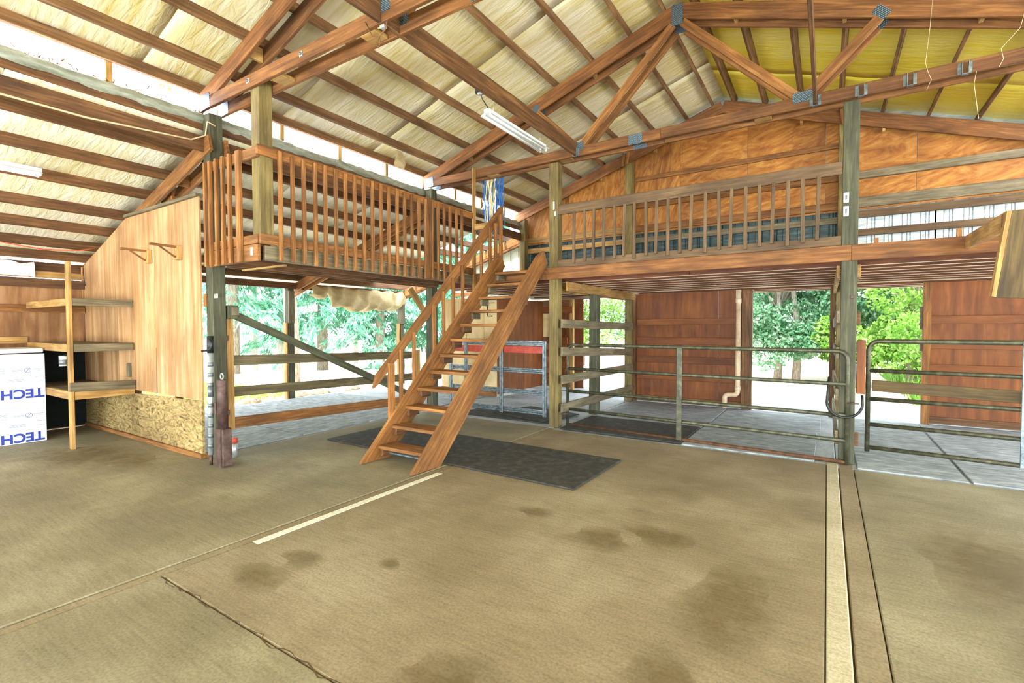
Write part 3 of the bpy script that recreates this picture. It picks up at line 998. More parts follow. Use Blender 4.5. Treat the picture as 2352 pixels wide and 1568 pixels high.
g = thing('gable_rafter', 'pair of wide reddish rafters along the top of the gable wall', 'rafter', (XR, 9.85, 5.4))
for s in (-1, 1):
    n_ = Vector((s * SL, 0, 1)).normalized()
    a = Vector((XR + s * 4.6, 9.84, ztop(XR + s * 4.6))) - n_ * 0.11
    b_ = Vector((XR, 9.84, ztop(XR))) - n_ * 0.11
    b_ = b_ + (a - b_).normalized() * 0.04
    beam('rafter', a, b_, 0.04, 0.22, 'truss', g, upv=n_)
    for dx in (0.0, 0.085):
        xq = (-3.485 if s < 0 else 0.16) + (dx if s > 0 else -dx)
        beam('block', (xq + 0.03 * s, 9.80, ztop(xq) - 0.26), (xq, 9.80, ztop(xq) + 0.0), 0.035, 0.065, 'fir', g, upv=(1, 0, 0))
    for i in range(4):
        xq = XR + s * (0.7 + 0.57 * i)
        slab('block', xq - 0.02, xq + 0.02, 9.862, 10.0, ztop(xq) - 0.27, ztop(xq) - 0.12, 'fir_light', g)

for i, (y0, lab) in enumerate(((2.843, 'double lean-to rafter running down along the partition top'), (6.58, 'double lean-to rafter seen through the balcony balusters'), (9.84, 'double lean-to rafter at the back end of the alley'))):
    r = thing('lean_to_rafter', lab, 'rafter', (-8.2, y0 + 0.12, 3.0))
    n_ = Vector((-0.298, 0, 1)).normalized()
    for y in (y0 + 0.035, y0 + 0.225):
        a = Vector((-6.02, y, zlean(-6.02))) - n_ * 0.095
        b_ = Vector((-10.5 if i else -10.3, y, zlean(-10.5 if i else -10.3))) - n_ * 0.095
        beam('rafter_ply', a, b_, 0.04, 0.185, 'fir', r, upv=n_)
    for x in (-6.9, -8.0, -9.2):
        slab('block', x - 0.02, x + 0.02, y0 + 0.057, y0 + 0.203, zlean(x) - 0.17, zlean(x) - 0.03, 'fir', r)
    if i == 0:
        beam('strut', (-7.35, y0 + 0.13, 3.12), (-7.15, y0 + 0.13, 3.42), 0.04, 0.09, 'fir', r)

cj = thing('ceiling_joist', 'long dark joist between the trusses carrying the hanging tube light', 'joist', (-3.13, 4.7, 4.06))
slab('joist_board', -3.15, -3.11, 2.89, 6.575, 4.06, 4.245, 'fir_dark', cj)
hanger(-3.13, 6.577, cj)
slab('end_cap', -3.155, -3.105, 2.86, 2.90, 4.03, 4.058, 'tape', cj)
tag(slab('ceiling_joist', -3.15, -3.11, -0.85, 2.84, 4.06, 4.245, 'fir_dark'), 'joist running toward the camera from the near truss at the top edge', 'joist')
tag(slab('ceiling_joist', -0.165, -0.13, 2.89, 6.535, 4.065, 4.205, 'fir_dark'), 'thin joist hung on the far truss that looks upright near its middle plate', 'joist')

# ================================================================== LOFT
lf = thing('loft_platform', 'wide back loft floor with reddish rim beam and close joists', 'loft', (-1.5, 8.4, 2.28))
for a, b_ in ((-5.0, -3.622), (-3.62, 0.215), (0.217, 3.0)):
    slab('rim_beam', a, b_, 6.585, 6.623, 2.28, 2.455, 'truss', lf)
for i in range(12):
    y = 6.99 + 0.385 * i
    segs = ((-6.1, -1.6), (-1.598, 3.0)) if y < 9.8 else ((-6.1, 3.0),)
    for a, b_ in segs:
        if 9.82 < y < 10.1:
            y = 9.80
        jo = slab('joist', a, b_, y - 0.02, y + 0.02, 2.262, 2.44, 'joist_dark', lf)
        slab('lit_edge_strip', a, b_, y - 0.022, y + 0.022, 2.257, 2.2615, 'lit_strip', jo, bev=0)  # added strip, paints the light on the joist's bottom edge
for a, b_ in ((-6.1, -3.8), (-3.79, -1.5), (-1.49, 0.8), (0.81, 3.0)):
    slab('deck_panel', a, b_, 6.63, 9.98, 2.442, 2.46, 'fir_dark', lf)
for x in (-3.60, -3.405, 0.085, 0.28):
    slab('girder', x, x + 0.035, 6.79, 11.3, 2.11, 2.255, 'fir_light', lf)
for a, b_ in ((0.42, 0.46), (1.10, 1.14)):
    slab('short_block', a, b_, 6.66, 6.70, 2.46, 2.52 if a < 1 else 2.55, 'fir', lf)

lr = thing('loft_railing', 'dusty brown loft railing between the two gate posts', 'railing', (-1.7, 6.63, 2.46))
slab('top_rail', -3.452, 0.122, 6.63, 6.668, 3.255, 3.40, 'dust_wood', lr)
slab('bottom_rail', -3.452, 0.122, 6.63, 6.668, 2.462, 2.57, 'dust_wood', lr)
xb = [-3.18, -3.01, -2.86, -2.71, -2.55, -2.40, -2.26, -2.10, -1.95, -1.80, -1.65, -1.50, -1.33, -1.17, -1.02, -0.86, -0.71, -0.56, -0.41, -0.26, -0.10]
for i, x in enumerate(xb):
    beam('baluster', (x + 0.012 * math.sin(i * 2.1), 6.609, 2.50 + 0.02 * ((i * 7) % 3)), (x, 6.622, 3.27), 0.038, 0.036, 'dust_wood', lr, upv=(0, 1, 0))

# ================================================================== BALCONY
bp = thing('balcony_platform', 'narrow left balcony deck with gray rim boards and joists beneath', 'balcony', (-5.5, 4.7, 2.26))
slab('rim_board', -5.045, -5.005, 2.93, 6.575, 2.265, 2.425, 'gray_wood', bp)
slab('end_board', -6.02, -5.005, 2.845, 2.883, 2.255, 2.43, 'fir', bp)
slab('bolt_plate', -5.13, -5.08, 2.838, 2.844, 2.31, 2.40, 'tape', bp)
for x in (-5.42, -5.82):
    slab('joist', x - 0.02, x + 0.02, 2.89, 6.575, 2.262, 2.415, 'fir_dark', bp)
slab('joist', -6.02, -5.98, 3.05, 6.575, 2.262, 2.415, 'fir_dark', bp)
for a, b_ in ((2.89, 4.1), (4.11, 5.3), (5.31, 6.57)):
    slab('deck_panel', -6.02, -5.05, a, b_, 2.418, 2.436, 'ply_red', bp)
slab('diagonal_strap', -5.98, -5.1, 3.2, 3.24, 2.24, 2.26, 'fir_light', bp)

br = thing('balcony_railing', 'long orange-brown balcony railing from corner post to the stairs', 'railing', (-5.0, 4.7, 2.3))
slab('top_rail', -5.003, -4.966, 2.84, 6.50, 3.355, 3.455, 'fir', br)
slab('bottom_rail', -5.003, -4.966, 2.86, 6.50, 2.43, 2.535, 'fir', br)
for i in range(23):
    y = 3.075 + 0.1405 * i + random.uniform(-0.008, 0.008)
    slab('baluster', -4.964, -4.928, y - 0.02, y + 0.02, 2.265 + random.uniform(-0.01, 0.01), 3.43 + random.uniform(-0.01, 0.01), 'fir', br, grain=2)
slab('newel', -5.003, -4.966, 6.505, 6.575, 2.05, 4.20, 'fir_light', br, grain=2)
slab('newel', -4.965, -4.93, 5.34, 5.44, 2.265, 3.455, 'fir', br, grain=2)
bs = thing('balcony_railing', 'short balcony railing end between partition post and balcony corner post', 'railing', (-5.5, 2.82, 2.3))
slab('top_rail', -6.05, -5.003, 2.845, 2.88, 3.335, 3.44, 'fir', bs)
slab('bottom_rail', -6.02, -5.003, 2.845, 2.88, 2.435, 2.53, 'fir', bs)
for x in (-6.02, -5.91, -5.77, -5.63, -5.49):
    slab('baluster', x - 0.019, x + 0.019, 2.805, 2.843, 2.255, 3.44, 'fir', bs, grain=2)
slab('baluster', -5.345, -5.265, 2.805, 2.843, 2.255, 3.44, 'fir', bs, grain=2)

# ================================================================== STAIRS
st = thing('staircase', 'steep open wooden staircase rising to the loft', 'stairs', (-4.0, 5.0, 0))
poly = [(3.64, 0.012), (4.09, 0.0), (6.575, 2.53), (6.46, 2.70), (6.27, 2.60)]
for x0, x1 in ((-4.42, -4.38), (-3.64, -3.60)):
    prism('stringer', poly, 0, x0, x1, 'fir', st, (0, 1, 1))
for i in range(12):
    y = 3.885 + 0.2175 * i
    z = 0.177 + 0.203 * i
    tr_ = slab('tread', -4.378, -3.642, y, y + 0.235, z - 0.04, z, 'fir', st, grain=0)
    slab('cleat', -4.378, -4.335, y + 0.035, y + 0.215, z - 0.13, z - 0.042, 'fir_dark' if i < 8 else 'gray_wood', tr_)
    slab('cleat', -3.685, -3.642, y + 0.035, y + 0.215, z - 0.13, z - 0.042, 'fir_dark', tr_)
slab('brace_rod', -4.375, -3.645, 4.02, 4.05, 0.055, 0.075, 'galv', st)
prism('handrail', [(3.905, 0.835), (3.955, 0.985), (6.60, 3.52), (6.63, 3.40), (6.61, 3.31), (3.97, 0.87)], 0, -4.50, -4.462, 'fir', st, (0, 1, 0.95))
for i, y in enumerate((4.16, 4.32, 4.55, 4.93, 5.13, 5.34, 5.55, 6.01, 6.24)):
    zb = y - 3.64 - 0.13
    wq = 0.045 if i in (0,) else 0.022
    slab('baluster', -4.46, -4.422, y - wq, y + wq, zb, 0.985 + (y - 3.955) * 0.957 - 0.06, 'fir', st, grain=2)
slab('newel', -4.46, -4.422, 6.36, 6.42, 2.3, 3.20, 'fir', st, grain=2)
slab('newel', -4.46, -4.422, 6.50, 6.572, 2.3, 3.36, 'fir', st, grain=2)
slab('side_rail', -4.965, -4.47, 6.52, 6.56, 3.17, 3.27, 'fir_light', st)

# ================================================================== GATES
def tube_gate(name, label, P0, P1, zs_, mid, r=0.025, right=True, upw=0.07, upm='gate', botm='rust'):
    """tubular gate from P0 to P1 (plan points), rails at zs_ (top first)"""
    g_ = thing(name, label, 'gate', (P0[0], P0[1], 0))
    a, b_ = Vector((P0[0], P0[1], 0)), Vector((P1[0], P1[1], 0))
    d = (b_ - a).normalized()
    Z = Vector((0, 0, 1))
    top, bot = zs_[0], zs_[-1]
    R_ = 0.10
    pts = [a + Z * (bot - 0.05), a + Z * (top - R_)]
    pts += arc(a + d * R_ + Z * (top - R_), R_, 180, 90, 6, d, Z)[1:]
    if right:
        pts += arc(b_ - d * R_ + Z * (top - R_), R_, 90, 0, 6, d, Z)
        pts += [b_ + Z * (bot - 0.03)]
    else:
        pts += [b_ + Z * top]
    tube('frame', pts, r, 'gate', g_)
    for i, z in enumerate(zs_[1:]):
        tube('rail', [a + d * 0.01 + Z * z, b_ - d * 0.01 + Z * z], r * 0.95, botm if (i == len(zs_) - 2) else 'gate', g_)
    c = a + d * mid
    n_ = Vector((d.y, -d.x, 0))
    u0, u1 = c + Z * (bot - 0.02), c + Z * (top + 0.005)
    beam('upright', u0 + n_ * 0.032, u1 + n_ * 0.032, upw, 0.02, upm, g_, upv=n_)
    return g_, a, b_, d


G1, *_ = tube_gate('tube_gate', 'five-rail tube gate with rusty bottom rail between the two front posts', (-3.40, 6.86), (0.20, 6.58), [1.275, 0.905, 0.555, 0.27, 0.03], 1.75)
for z in (1.15, 0.20):
    tube('hinge_pin', [(-3.455, 6.74, z), (-3.40, 6.80, z), (-3.40, 6.855, z)], 0.012, 'iron', G1)
tube('latch_pin', [(0.20, 6.56, 0.70), (0.31, 6.55, 0.70)], 0.009, 'iron', G1)
G2, ga, gb, gd = tube_gate('tube_gate', 'higher tube gate with plank rail at the right edge', (0.40, 6.80), (2.85, 6.55), [1.385, 1.055, 0.735, 0.445, 0.185], 1.25, right=True, upw=0.085, upm='galv', botm='gate')
pa, pb = ga + gd * 0.03 + Vector((0.012, 0.06, 0.88)), ga + gd * 2.4 + Vector((0.012, 0.06, 0.82))
beam('plank', pa, pb, 0.03, 0.125, 'board_dark', G2)

# galvanised panel gate
gp = thing('panel_gate', 'galvanized channel-steel gate with red board behind the stairs', 'gate', (-5.1, 7.2, 0))
def channel_h(x0, x1, z):
    for dz, dy in ((-0.03, 0), (0.03, 0), (0.0, 0.014)):
        slab('rail', x0, x1, 7.185 + dy, 7.205 + dy, z + dz - 0.014, z + dz + 0.014, 'galv', gp)
for z in (1.275, 0.80, 0.43, 0.10):
    channel_h(-6.05, -3.97, z)
for x in (-3.99, -4.87, -5.67, -6.03):
    for dx, dy in ((-0.024, 0), (0.024, 0), (0.0, -0.014)):
        slab('upright', x + dx - 0.012, x + dx + 0.012, 7.16 + dy, 7.184 + dy, 0.03, 1.315, 'galv', gp, grain=2)
slab('red_board', -6.0, -4.02, 7.222, 7.245, 1.10, 1.22, 'red', gp)
tube('hinge_pin', [(-3.97, 7.18, 0.22), (-3.75, 7.0, 0.22), (-3.62, 6.76, 0.22)], 0.012, 'galv', gp)

# hung wooden gate on the left
wg = thing('wooden_gate', 'hanging wood rail gate with long diagonal brace and orange end board', 'gate', (-6.1, 3.1, 0.3))
slab('end_board', -6.115, -6.075, 3.06, 3.14, 0.31, 1.78, 'fir_light', wg, grain=2)
slab('end_board', -6.115, -6.075, 6.25, 6.38, 0.22, 1.15, 'fir_light', wg, grain=2)
for (za, zb_), h, m_ in (((1.152, 1.065), 0.125, 'gate_wood'), ((0.765, 0.68), 0.122, 'gate_wood'), ((0.38, 0.275), 0.135, 'fir')):
    beam('rail', (-6.14, 3.10, za), (-6.14, 6.38, zb_), 0.04, h, m_, wg)
beam('brace', (-6.06, 3.12, 1.72), (-6.06, 6.30, 0.30), 0.035, 0.095, 'post_green', wg)
slab('brace_block', -6.072, -6.0, 3.05, 3.16, 1.66, 1.82, 'post_green', wg)
slab('brace_block', -6.0, -5.97, 3.08, 3.16, 1.70, 1.80, 'gray_wood', wg)
for z in (0.5, 1.4):
    slab('hinge', -6.12, -6.03, 3.03, 3.06, z, z + 0.06, 'iron', wg)

# stall dividers
def divider(x0, x1, zs_, label):
    d = thing('stall_divider', label, 'fence', (x0, 8.2, 0))
    for i, (za, zb_) in enumerate(zs_):
        beam('plank', ((x0 + x1) / 2, 6.63, za), ((x0 + x1) / 2, 9.85, zb_), x1 - x0, 0.135, 'gray_wood', d)
    return d
divider(-3.408, -3.37, ((1.605, 1.56), (1.18, 1.03), (0.75, 0.72), (0.315, 0.28)), 'four-plank weathered divider beside the left tube gate')
divider(0.088, 0.122, ((1.66, 1.60), (1.25, 1.2), (0.78, 0.75), (0.30, 0.28)), 'plank divider seen end-on behind the weathered gate post')

# ================================================================== RUBBER MATS
def rmat(x0, x1, y0, y1, z, mat, label, th=0.018, group=None, rot=0):
    o = slab('rubber_mat', x0, x1, y0, y1, z, z + th, mat, None, bev=0.008)
    if rot:
        o.matrix_basis = o.matrix_basis @ Matrix.Rotation(math.radians(rot), 4, 'Z')
    return tag(o, label, 'mat', group)
rmat(-5.76, -1.98, 4.18, 5.40, 0.003, 'mat_dark', 'long black rubber mat under the staircase', rot=-1.0)
rmat(-3.38, -1.60, 6.54, 7.74, 0.012, 'mat_dark', 'dark rubber mat lying along the left tube gate')
rmat(-1.59, -0.10, 6.54, 8.30, -0.003, 'mat_gray', 'dusty gray mat at the right half of the left gate')
rmat(-3.38, -1.56, 7.76, 9.95, -0.003, 'mat_gray', 'dusty gray mat below the reddish plywood stall wall')
rmat(-1.54, -0.06, 8.32, 9.90, -0.003, 'mat_gray', 'dusty gray mat inside the left back doorway')
rmat(0.30, 1.20, 6.44, 9.9, -0.003, 'mat_gray', 'long gray mat running from the right gate to the right doorway')
rmat(1.23, 2.95, 6.44, 9.9, -0.003, 'mat_gray', 'gray mat in front of the right plywood wall')
for i, (x0, x1, y0, y1) in enumerate(((-7.9, -6.34, 2.96, 4.22), (-9.75, -7.92, 2.96, 5.30), (-7.9, -6.34, 4.24, 5.44), (-9.75, -7.92, 5.32, 7.4), (-7.9, -6.34, 5.46, 6.95), (-7.9, -6.4, 6.97, 8.8))):
    rmat(x0, x1, y0, y1, -0.009, 'mat_gray', ['gray alley mat nearest the wood gate hinge post', 'gray alley mat along the outer edge near the partition', 'gray alley mat beneath the middle of the wood gate',
         'gray alley mat beside the foot of the outer post', 'gray alley mat beneath the far end of the wood gate', 'gray alley mat before the pale yellow tack room'][i])
rmat(-5.55, -3.75, 6.80, 7.62, 0.0, 'mat_dark', 'black mat under the galvanized panel gate')
rmat(-4.9, -3.7, 6.95, 7.9, 0.019, 'mat_dark', 'second black mat overlapping below the galvanized panel gate', rot=-14)

# ================================================================== TACK ROOM
tk = thing('wall_tack_room', 'small tack room of pale yellow plywood behind the galvanized gate', 'wall', (-6.9, 9.0, 0), kind='structure')
for a, b_ in ((-7.75, -7.0), (-6.99, -6.5), (-6.49, -6.15)):
    slab('plywood_sheet', a, b_, 8.88, 8.90, 0.03, 2.22, 'ply_pale', tk, grain=2)
slab('plywood_sheet', -6.17, -6.15, 8.905, 10.045, 0.05, 2.20, 'ply_red', tk, grain=2)
slab('plywood_sheet', -6.17, -6.15, 10.05, 11.0, 0.05, 2.20, 'ply_red', tk, grain=2)
slab('sill_board', -7.75, -6.15, 8.84, 8.88, 0.0, 0.14, 'fir', tk)
tube('latch', [(-6.37, 8.86, 2.10), (-6.37, 8.84, 2.10), (-6.37, 8.84, 1.80), (-6.25, 8.86, 1.80)], 0.012, 'black', tk, n=6)
slab('latch_bar', -6.36, -6.2, 8.855, 8.878, 2.085, 2.10, 'black', tk)

sh = thing('wall_shed', 'dark planked lean-to behind the tack room', 'wall', (-5.8, 11.0, 0), kind='structure')
for x0 in (-6.62, -5.92):
    slab('stud', x0, x0 + 0.09, 10.98, 11.07, 0.0, 2.24, 'fir_dark', sh)
slab('corner_stud', -5.39, -5.30, 10.98, 11.07, -0.05, 2.24, 'fir_light', sh)
slab('top_board', -6.62, -5.3, 10.94, 10.98, 1.90, 2.06, 'ply_red', sh)
slab('plywood_sheet', -6.62, -5.95, 11.07, 11.09, 1.30, 1.92, 'ply_pale', sh)
for z in (1.12, 0.80, 0.50, 0.2):
    slab('board', -6.62, -5.5, 11.07, 11.10, z, z + 0.17, 'ply_red', sh)
slab('board', -5.95, -5.55, 11.08, 11.11, 0.2, 1.90, 'ply_red', sh, grain=2)
slab('floor_board', -6.6, -5.35, 10.94, 11.0, 0.08, 0.2, 'fir', sh)
slab('shade_slab', -8.0, -4.8, 9.9, 12.4, 2.30, 2.33, 'metal_wall', sh)  # added slab, put in to shade the shed
slab('rear_sheet', -6.9, -5.3, 11.6, 11.62, -0.05, 2.28, 'ply_red', sh)

# ================================================================== SHELVES, BOARD, CHEST
su = thing('corner_shelf', 'rough wooden corner shelf unit with three shelves on one post', 'shelf', (-8.1, 2.15, 0))
slab('post', -8.16, -8.07, 2.13, 2.17, 0.0, 2.40, 'fir_light', su, grain=2)
for zt, zb_, mm in ((1.935, 1.84, 'gray_wood'), (1.345, 1.245, 'gray_wood'), (0.735, 0.63, 'fir_light')):
    slab('front_rail', -9.90, -8.165, 2.14, 2.18, zb_, zt, 'fir_light', su)
    slab('side_rail', -8.12, -8.08, 2.175, 2.82, zb_, zt, mm, su)
    slab('shelf_board', -9.90, -8.125, 2.185, 2.82, zt - 0.018, zt - 0.002, 'gray_wood', su)
beam('lip_rail', (-8.06, 2.12, 0.80), (-8.06, 2.82, 0.775), 0.03, 0.115, 'gray_wood', su)
slab('wall_cleat', -8.30, -8.20, 2.80, 2.825, 0.86, 1.06, 'gray_wood', su)

ch = thing('storage_chest', 'low chest with white lid behind the printed foam board', 'chest', (-9.5, 1.0, 0))
slab('body', -9.90, -9.10, -0.3, 2.10, 0.02, 1.20, 'ply_wall', ch)
slab('lid', -9.90, -9.065, -0.32, 2.12, 1.22, 1.275, 'white', ch, bev=0.01)

fb = thing('foam_board', 'white foam insulation board with upside-down blue TECH lettering', 'board', (-9.07, 1.0, 0))
fs_ = slab('sheet', -9.088, -9.062, -0.3, 2.13, 0.003, 1.205, 'foam', fb)


def letters(txt, y, z, size, mat, sx=1.3):
    c = bpy.data.curves.new('lettering', 'FONT')
    c.body = txt
    c.size = size
    c.offset = 0.006
    c.extrude = 0.0006
    c.materials.append(M[mat])
    o = bpy.data.objects.new('lettering', c)
    R = Matrix(((0, 0, 1, 0), (-sx, 0, 0, 0), (0, -1, 0, 0), (0, 0, 0, 1)))
    COL.objects.link(o)
    me = bpy.data.meshes.new_from_object(o.evaluated_get(bpy.context.evaluated_depsgraph_get()))
    bpy.data.objects.remove(o)
    o = bpy.data.objects.new('lettering', me)
    link(o, Matrix.Translation((-9.0612, y, z)) @ R, fs_)
    o['label'] = 'upside-down blue word TECH'
    return o


letters('TECH', 2.115, 0.725, 0.165, 'blue_ink', 1.02)
letters('TECH', 2.105, 0.135, 0.165, 'blue_ink', 1.02)
for zc in (0.985, 0.375):
    ring = [(-9.0605, 1.955 + 0.034 * math.cos(a), zc + 0.03 * math.sin(a)) for a in np.linspace(0, 2 * math.pi, 21)]
    tube('round_mark', ring, 0.0025, 'blue_ink', fs_, n=5, caps=False)
    tube('round_mark', [(-9.0605, 1.937, zc - 0.024), (-9.0605, 1.973, zc + 0.024)], 0.0025, 'blue_ink', fs_, n=5)
    bm_ = []
    for (ya, yb_, z0) in ((1.80, 1.91, 0.005), (1.80, 1.91, -0.008), (1.66, 1.74, 0.03), (1.66, 1.74, 0.015), (1.66, 1.74, 0.0), (1.66, 1.74, -0.03), (1.77, 1.92, -0.12), (1.76, 1.92, -0.133), (1.75, 1.92, -0.146),
                          (2.0, 2.1, 0.01), (2.05, 2.1, -0.008), (2.03, 2.12, -0.095), (2.06, 2.12, -0.15)):
        slab('print_line', -9.062, -9.0612, ya, yb_, zc + z0, zc + z0 + 0.006, 'gray_ink', fs_, bev=0)

can = thing('can', 'small white can under the shelf beside its post', 'can', (-8.2, 2.10, 1.07))
tube('body', [(-8.19, 2.10, 1.07), (-8.19, 2.10, 1.19)], 0.042, 'white', can, n=20)
tube('lid', [(-8.19, 2.10, 1.19), (-8.19, 2.10, 1.20)], 0.044, 'tape', can, n=20)
tube('band', [(-8.19, 2.10, 1.085), (-8.19, 2.10, 1.15)], 0.0432, 'tape_dark', can, n=20)
tube('hanger_wire', [(-8.19, 2.10, 1.20), (-8.17, 2.12, 1.225), (-8.162, 2.135, 1.20)], 0.003, 'black', can, n=5)

for k, (bx, bz, lab) in enumerate(((-7.50, 2.42, 'small wooden wall bracket on the partition, left of the pair'), (-6.66, 2.40, 'small wooden wall bracket on the partition, nearer the post'))):
    b_ = thing('wall_bracket', lab, 'bracket', (bx, 2.82, bz), 'pair of wooden brackets on the partition')
    slab('block', bx - 0.045, bx + 0.045, 2.775, 2.823, bz - 0.02, bz + 0.15, 'fir_light', b_)
    slab('arm', bx - 0.02, bx + 0.02, 2.50, 2.774, bz + 0.125, bz + 0.15, 'fir', b_)
    beam('strut', (bx, 2.77, bz + 0.01), (bx, 2.60, bz + 0.125), 0.02, 0.02, 'fir', b_)

# things leaning at the partition post
jk = thing('taped_pipe', 'pipe wrapped in bands of silver tape leaning at the partition post', 'pipe', (-5.83, 2.72, 0))
tube('shaft', [(-5.83, 2.74, 0.12), (-5.80, 2.74, 1.27)], 0.030, 'tape', jk, n=14)
tube('foot', [(-5.835, 2.74, 0.0), (-5.83, 2.74, 0.12)], 0.018, 'iron', jk, n=10)
for i in range(9):
    z = 0.2 + i * 0.115
    tube('tape_band', [(-5.829 + 0.026 * (z - .12), 2.74, z), (-5.827 + 0.026 * (z - .12), 2.74, z + (0.045 if i != 5 else 0.12))], 0.0315, 'tape_dark', jk, n=14)
tube('collar', [(-5.80, 2.74, 1.27), (-5.798, 2.74, 1.46)], [0.034, 0.036], 'black', jk, n=12)
tube('handle', [(-5.90, 2.70, 1.29), (-5.80, 2.70, 1.30), (-5.70, 2.70, 1.32), (-5.68, 2.70, 1.38), (-5.74, 2.70, 1.42)], 0.013, 'black', jk, n=8)
cy = thing('iron_cylinder', 'brown iron cylinder on a square foot beside the taped pipe', 'cylinder', (-5.66, 2.77, 0))
tube('barrel', [(-5.66, 2.79, 0.42), (-5.66, 2.79, 0.96), (-5.66, 2.79, 0.975)], [0.052, 0.052, 0.045], 'iron', cy, n=18)
prism('foot', [(-5.715, 0.0), (-5.60, 0.0), (-5.60, 0.43), (-5.715, 0.43)], 1, 2.73, 2.85, 'iron', cy, (0, 0, 1))
slab('flange', -5.60, -5.565, 2.74, 2.84, 0.02, 0.43, 'iron', cy)
tube('lifting_ring', [tuple(q) for q in arc((-5.66, 2.79, 1.01), 0.032, 0, 360, 12, (1, 0, 0), (0, 0, 1))], 0.008, 'tape', cy, n=6, caps=False)
slab('bracket', -5.745, -5.70, 2.735, 2.765, 0.58, 0.72, 'iron', cy)
rv = thing('red_valve', 'small red cap with clear jar beside the iron cylinder foot', 'valve', (-5.95, 3.06, 0))
tube('cap', [(-5.95, 3.06, 0.17), (-5.95, 3.06, 0.23)], 0.04, 'red', rv, n=14)
tube('jar', [(-5.95, 3.06, 0.0), (-5.95, 3.06, 0.17)], 0.032, 'tape', rv, n=14)

# ================================================================== LAMPS AND WIRES
def tube_light(name, label, x, y0, y1, z, tube_mat, chain_top):
    t = thing(name, label, 'lamp', (x, (y0 + y1) / 2, z))
    hs_ = prism('housing', [(x - 0.03, z + 0.015), (x + 0.03, z + 0.015), (x + 0.035, z + 0.06), (x - 0.035, z + 0.06)], 1, y0, y1, 'white', t, (0, 1, 0))
    for s in (-1, 1):
        prism('reflector', [(x + s * 0.03, z + 0.018), (x + s * 0.085, z - 0.005), (x + s * 0.085, z - 0.001), (x + s * 0.03, z + 0.024)], 1, y0 + 0.005, y1 - 0.005, 'white', t, (0, 1, 0))
        tube('lamp_tube', [(x + s * 0.04, y0 + 0.03, z - 0.012), (x + s * 0.04, y1 - 0.03, z - 0.012)], 0.0135, tube_mat, t, n=10)
        for yy in (y0 + 0.02, y1 - 0.02):
            slab('tube_socket', x + s * 0.04 - 0.012, x + s * 0.04 + 0.012, yy - 0.01, yy + 0.01, z - 0.03, z + 0.02, 'white', hs_)
    for yy in (y0 + 0.12, y1 - 0.12):
        tube('hanging_chain', [(x, yy, z + 0.06), (x + 0.02, yy, chain_top)], 0.004, 'tape', t, n=5)
    return t


TL = tube_light('tube_light', 'unlit twin tube light hanging under the long joist', -3.19, 4.42, 5.72, 3.90, 'tube_off', 4.07)
tube('power_cord', [(-3.19, 4.5, 3.96), (-3.2, 4.45, 4.0), (-3.18, 4.33, 4.03), (-3.18, 4.30, 4.09)], 0.006, 'black', TL, n=6)
tube_light('tube_light', 'lit twin tube light under the left lean-to ceiling', -7.45, 0.45, 1.77, 3.28, 'tube_on', 3.42)
jb = thing('junction_box', 'round black junction box on the joist above the hanging tube light', 'box', (-3.18, 4.28, 4.10))
tube('body', [(-3.175, 4.28, 4.07), (-3.175, 4.28, 4.16)], 0.05, 'black', jb, n=16)
tube('ring', [(-3.175, 4.28, 4.055), (-3.175, 4.28, 4.07)], 0.028, 'tape', jb, n=12)
def wire(name, label, pts, r, mat, cat='cable', n=6):
    return tag(tube(name, pts, r, mat, n=n), label, cat)
wire('cable', 'beige cable stapled along the long joist to the junction box', [(-3.155, 2.95, 4.12), (-3.156, 3.3, 4.14), (-3.156, 3.8, 4.10), (-3.156, 4.23, 4.13)], 0.006, 'cable')
wire('cable', 'beige cable along the left girder bending over the partition post', [(-6.095, -0.5, 3.62), (-6.095, 1.19, 3.60), (-6.095, 1.79, 3.605), (-6.095, 2.72, 3.69), (-6.09, 2.87, 3.78), (-6.04, 2.87, 3.93), (-6.02, 2.95, 3.90)], 0.010, 'cable')
wire('cable', 'short wire pigtail hanging from the near truss', [(-3.30, 2.838, 4.12), (-3.22, 2.838, 3.98), (-3.13, 2.838, 3.95), (-3.12, 2.838, 3.89), (-3.145, 2.838, 3.86), (-3.16, 2.838, 3.9), (-3.13, 2.838, 3.95), (-3.06, 2.838, 3.98), (-3.04, 2.838, 4.05)], 0.0045, 'fir_dark')
wire('extension_cord', 'orange extension cord slung below the lean-to purlins', [(-9.45, -0.6, 2.88), (-9.45, 0.6, 2.80), (-9.45, 1.81, 2.725), (-9.45, 2.24, 2.68), (-9.45, 2.63, 2.715), (-9.42, 2.82, 2.77)], 0.008, 'orange', 'cord')
wire('string', 'thin string hanging beside the tilted web of the far truss', [(0.86, 6.57, 4.95), (0.84, 6.565, 4.6), (0.81, 6.565, 4.25), (0.83, 6.565, 4.16), (0.86, 6.57, 4.07), (0.84, 6.70, 4.02)], 0.0024, 'cable', 'string')
wire('string', 'thin slanting string tied to the far truss at the right edge', [(1.55, 6.57, 4.64), (1.50, 6.565, 4.38), (1.37, 6.565, 4.22), (1.39, 6.565, 4.12), (1.36, 6.565, 4.05)], 0.0024, 'cable', 'string')
wire('string', 'loose string end dangling below the far truss', [(1.2, 6.57, 4.06), (1.19, 6.6, 3.95), (1.23, 6.6, 3.60)], 0.0024, 'cable', 'string')
wire('cable', 'short dark wire hook hanging at the top corner of the left wall', [(-9.85, 2.80, 2.50), (-9.87, 2.80, 2.42), (-9.83, 2.80, 2.30), (-9.80, 2.80, 2.22)], 0.006, 'black')

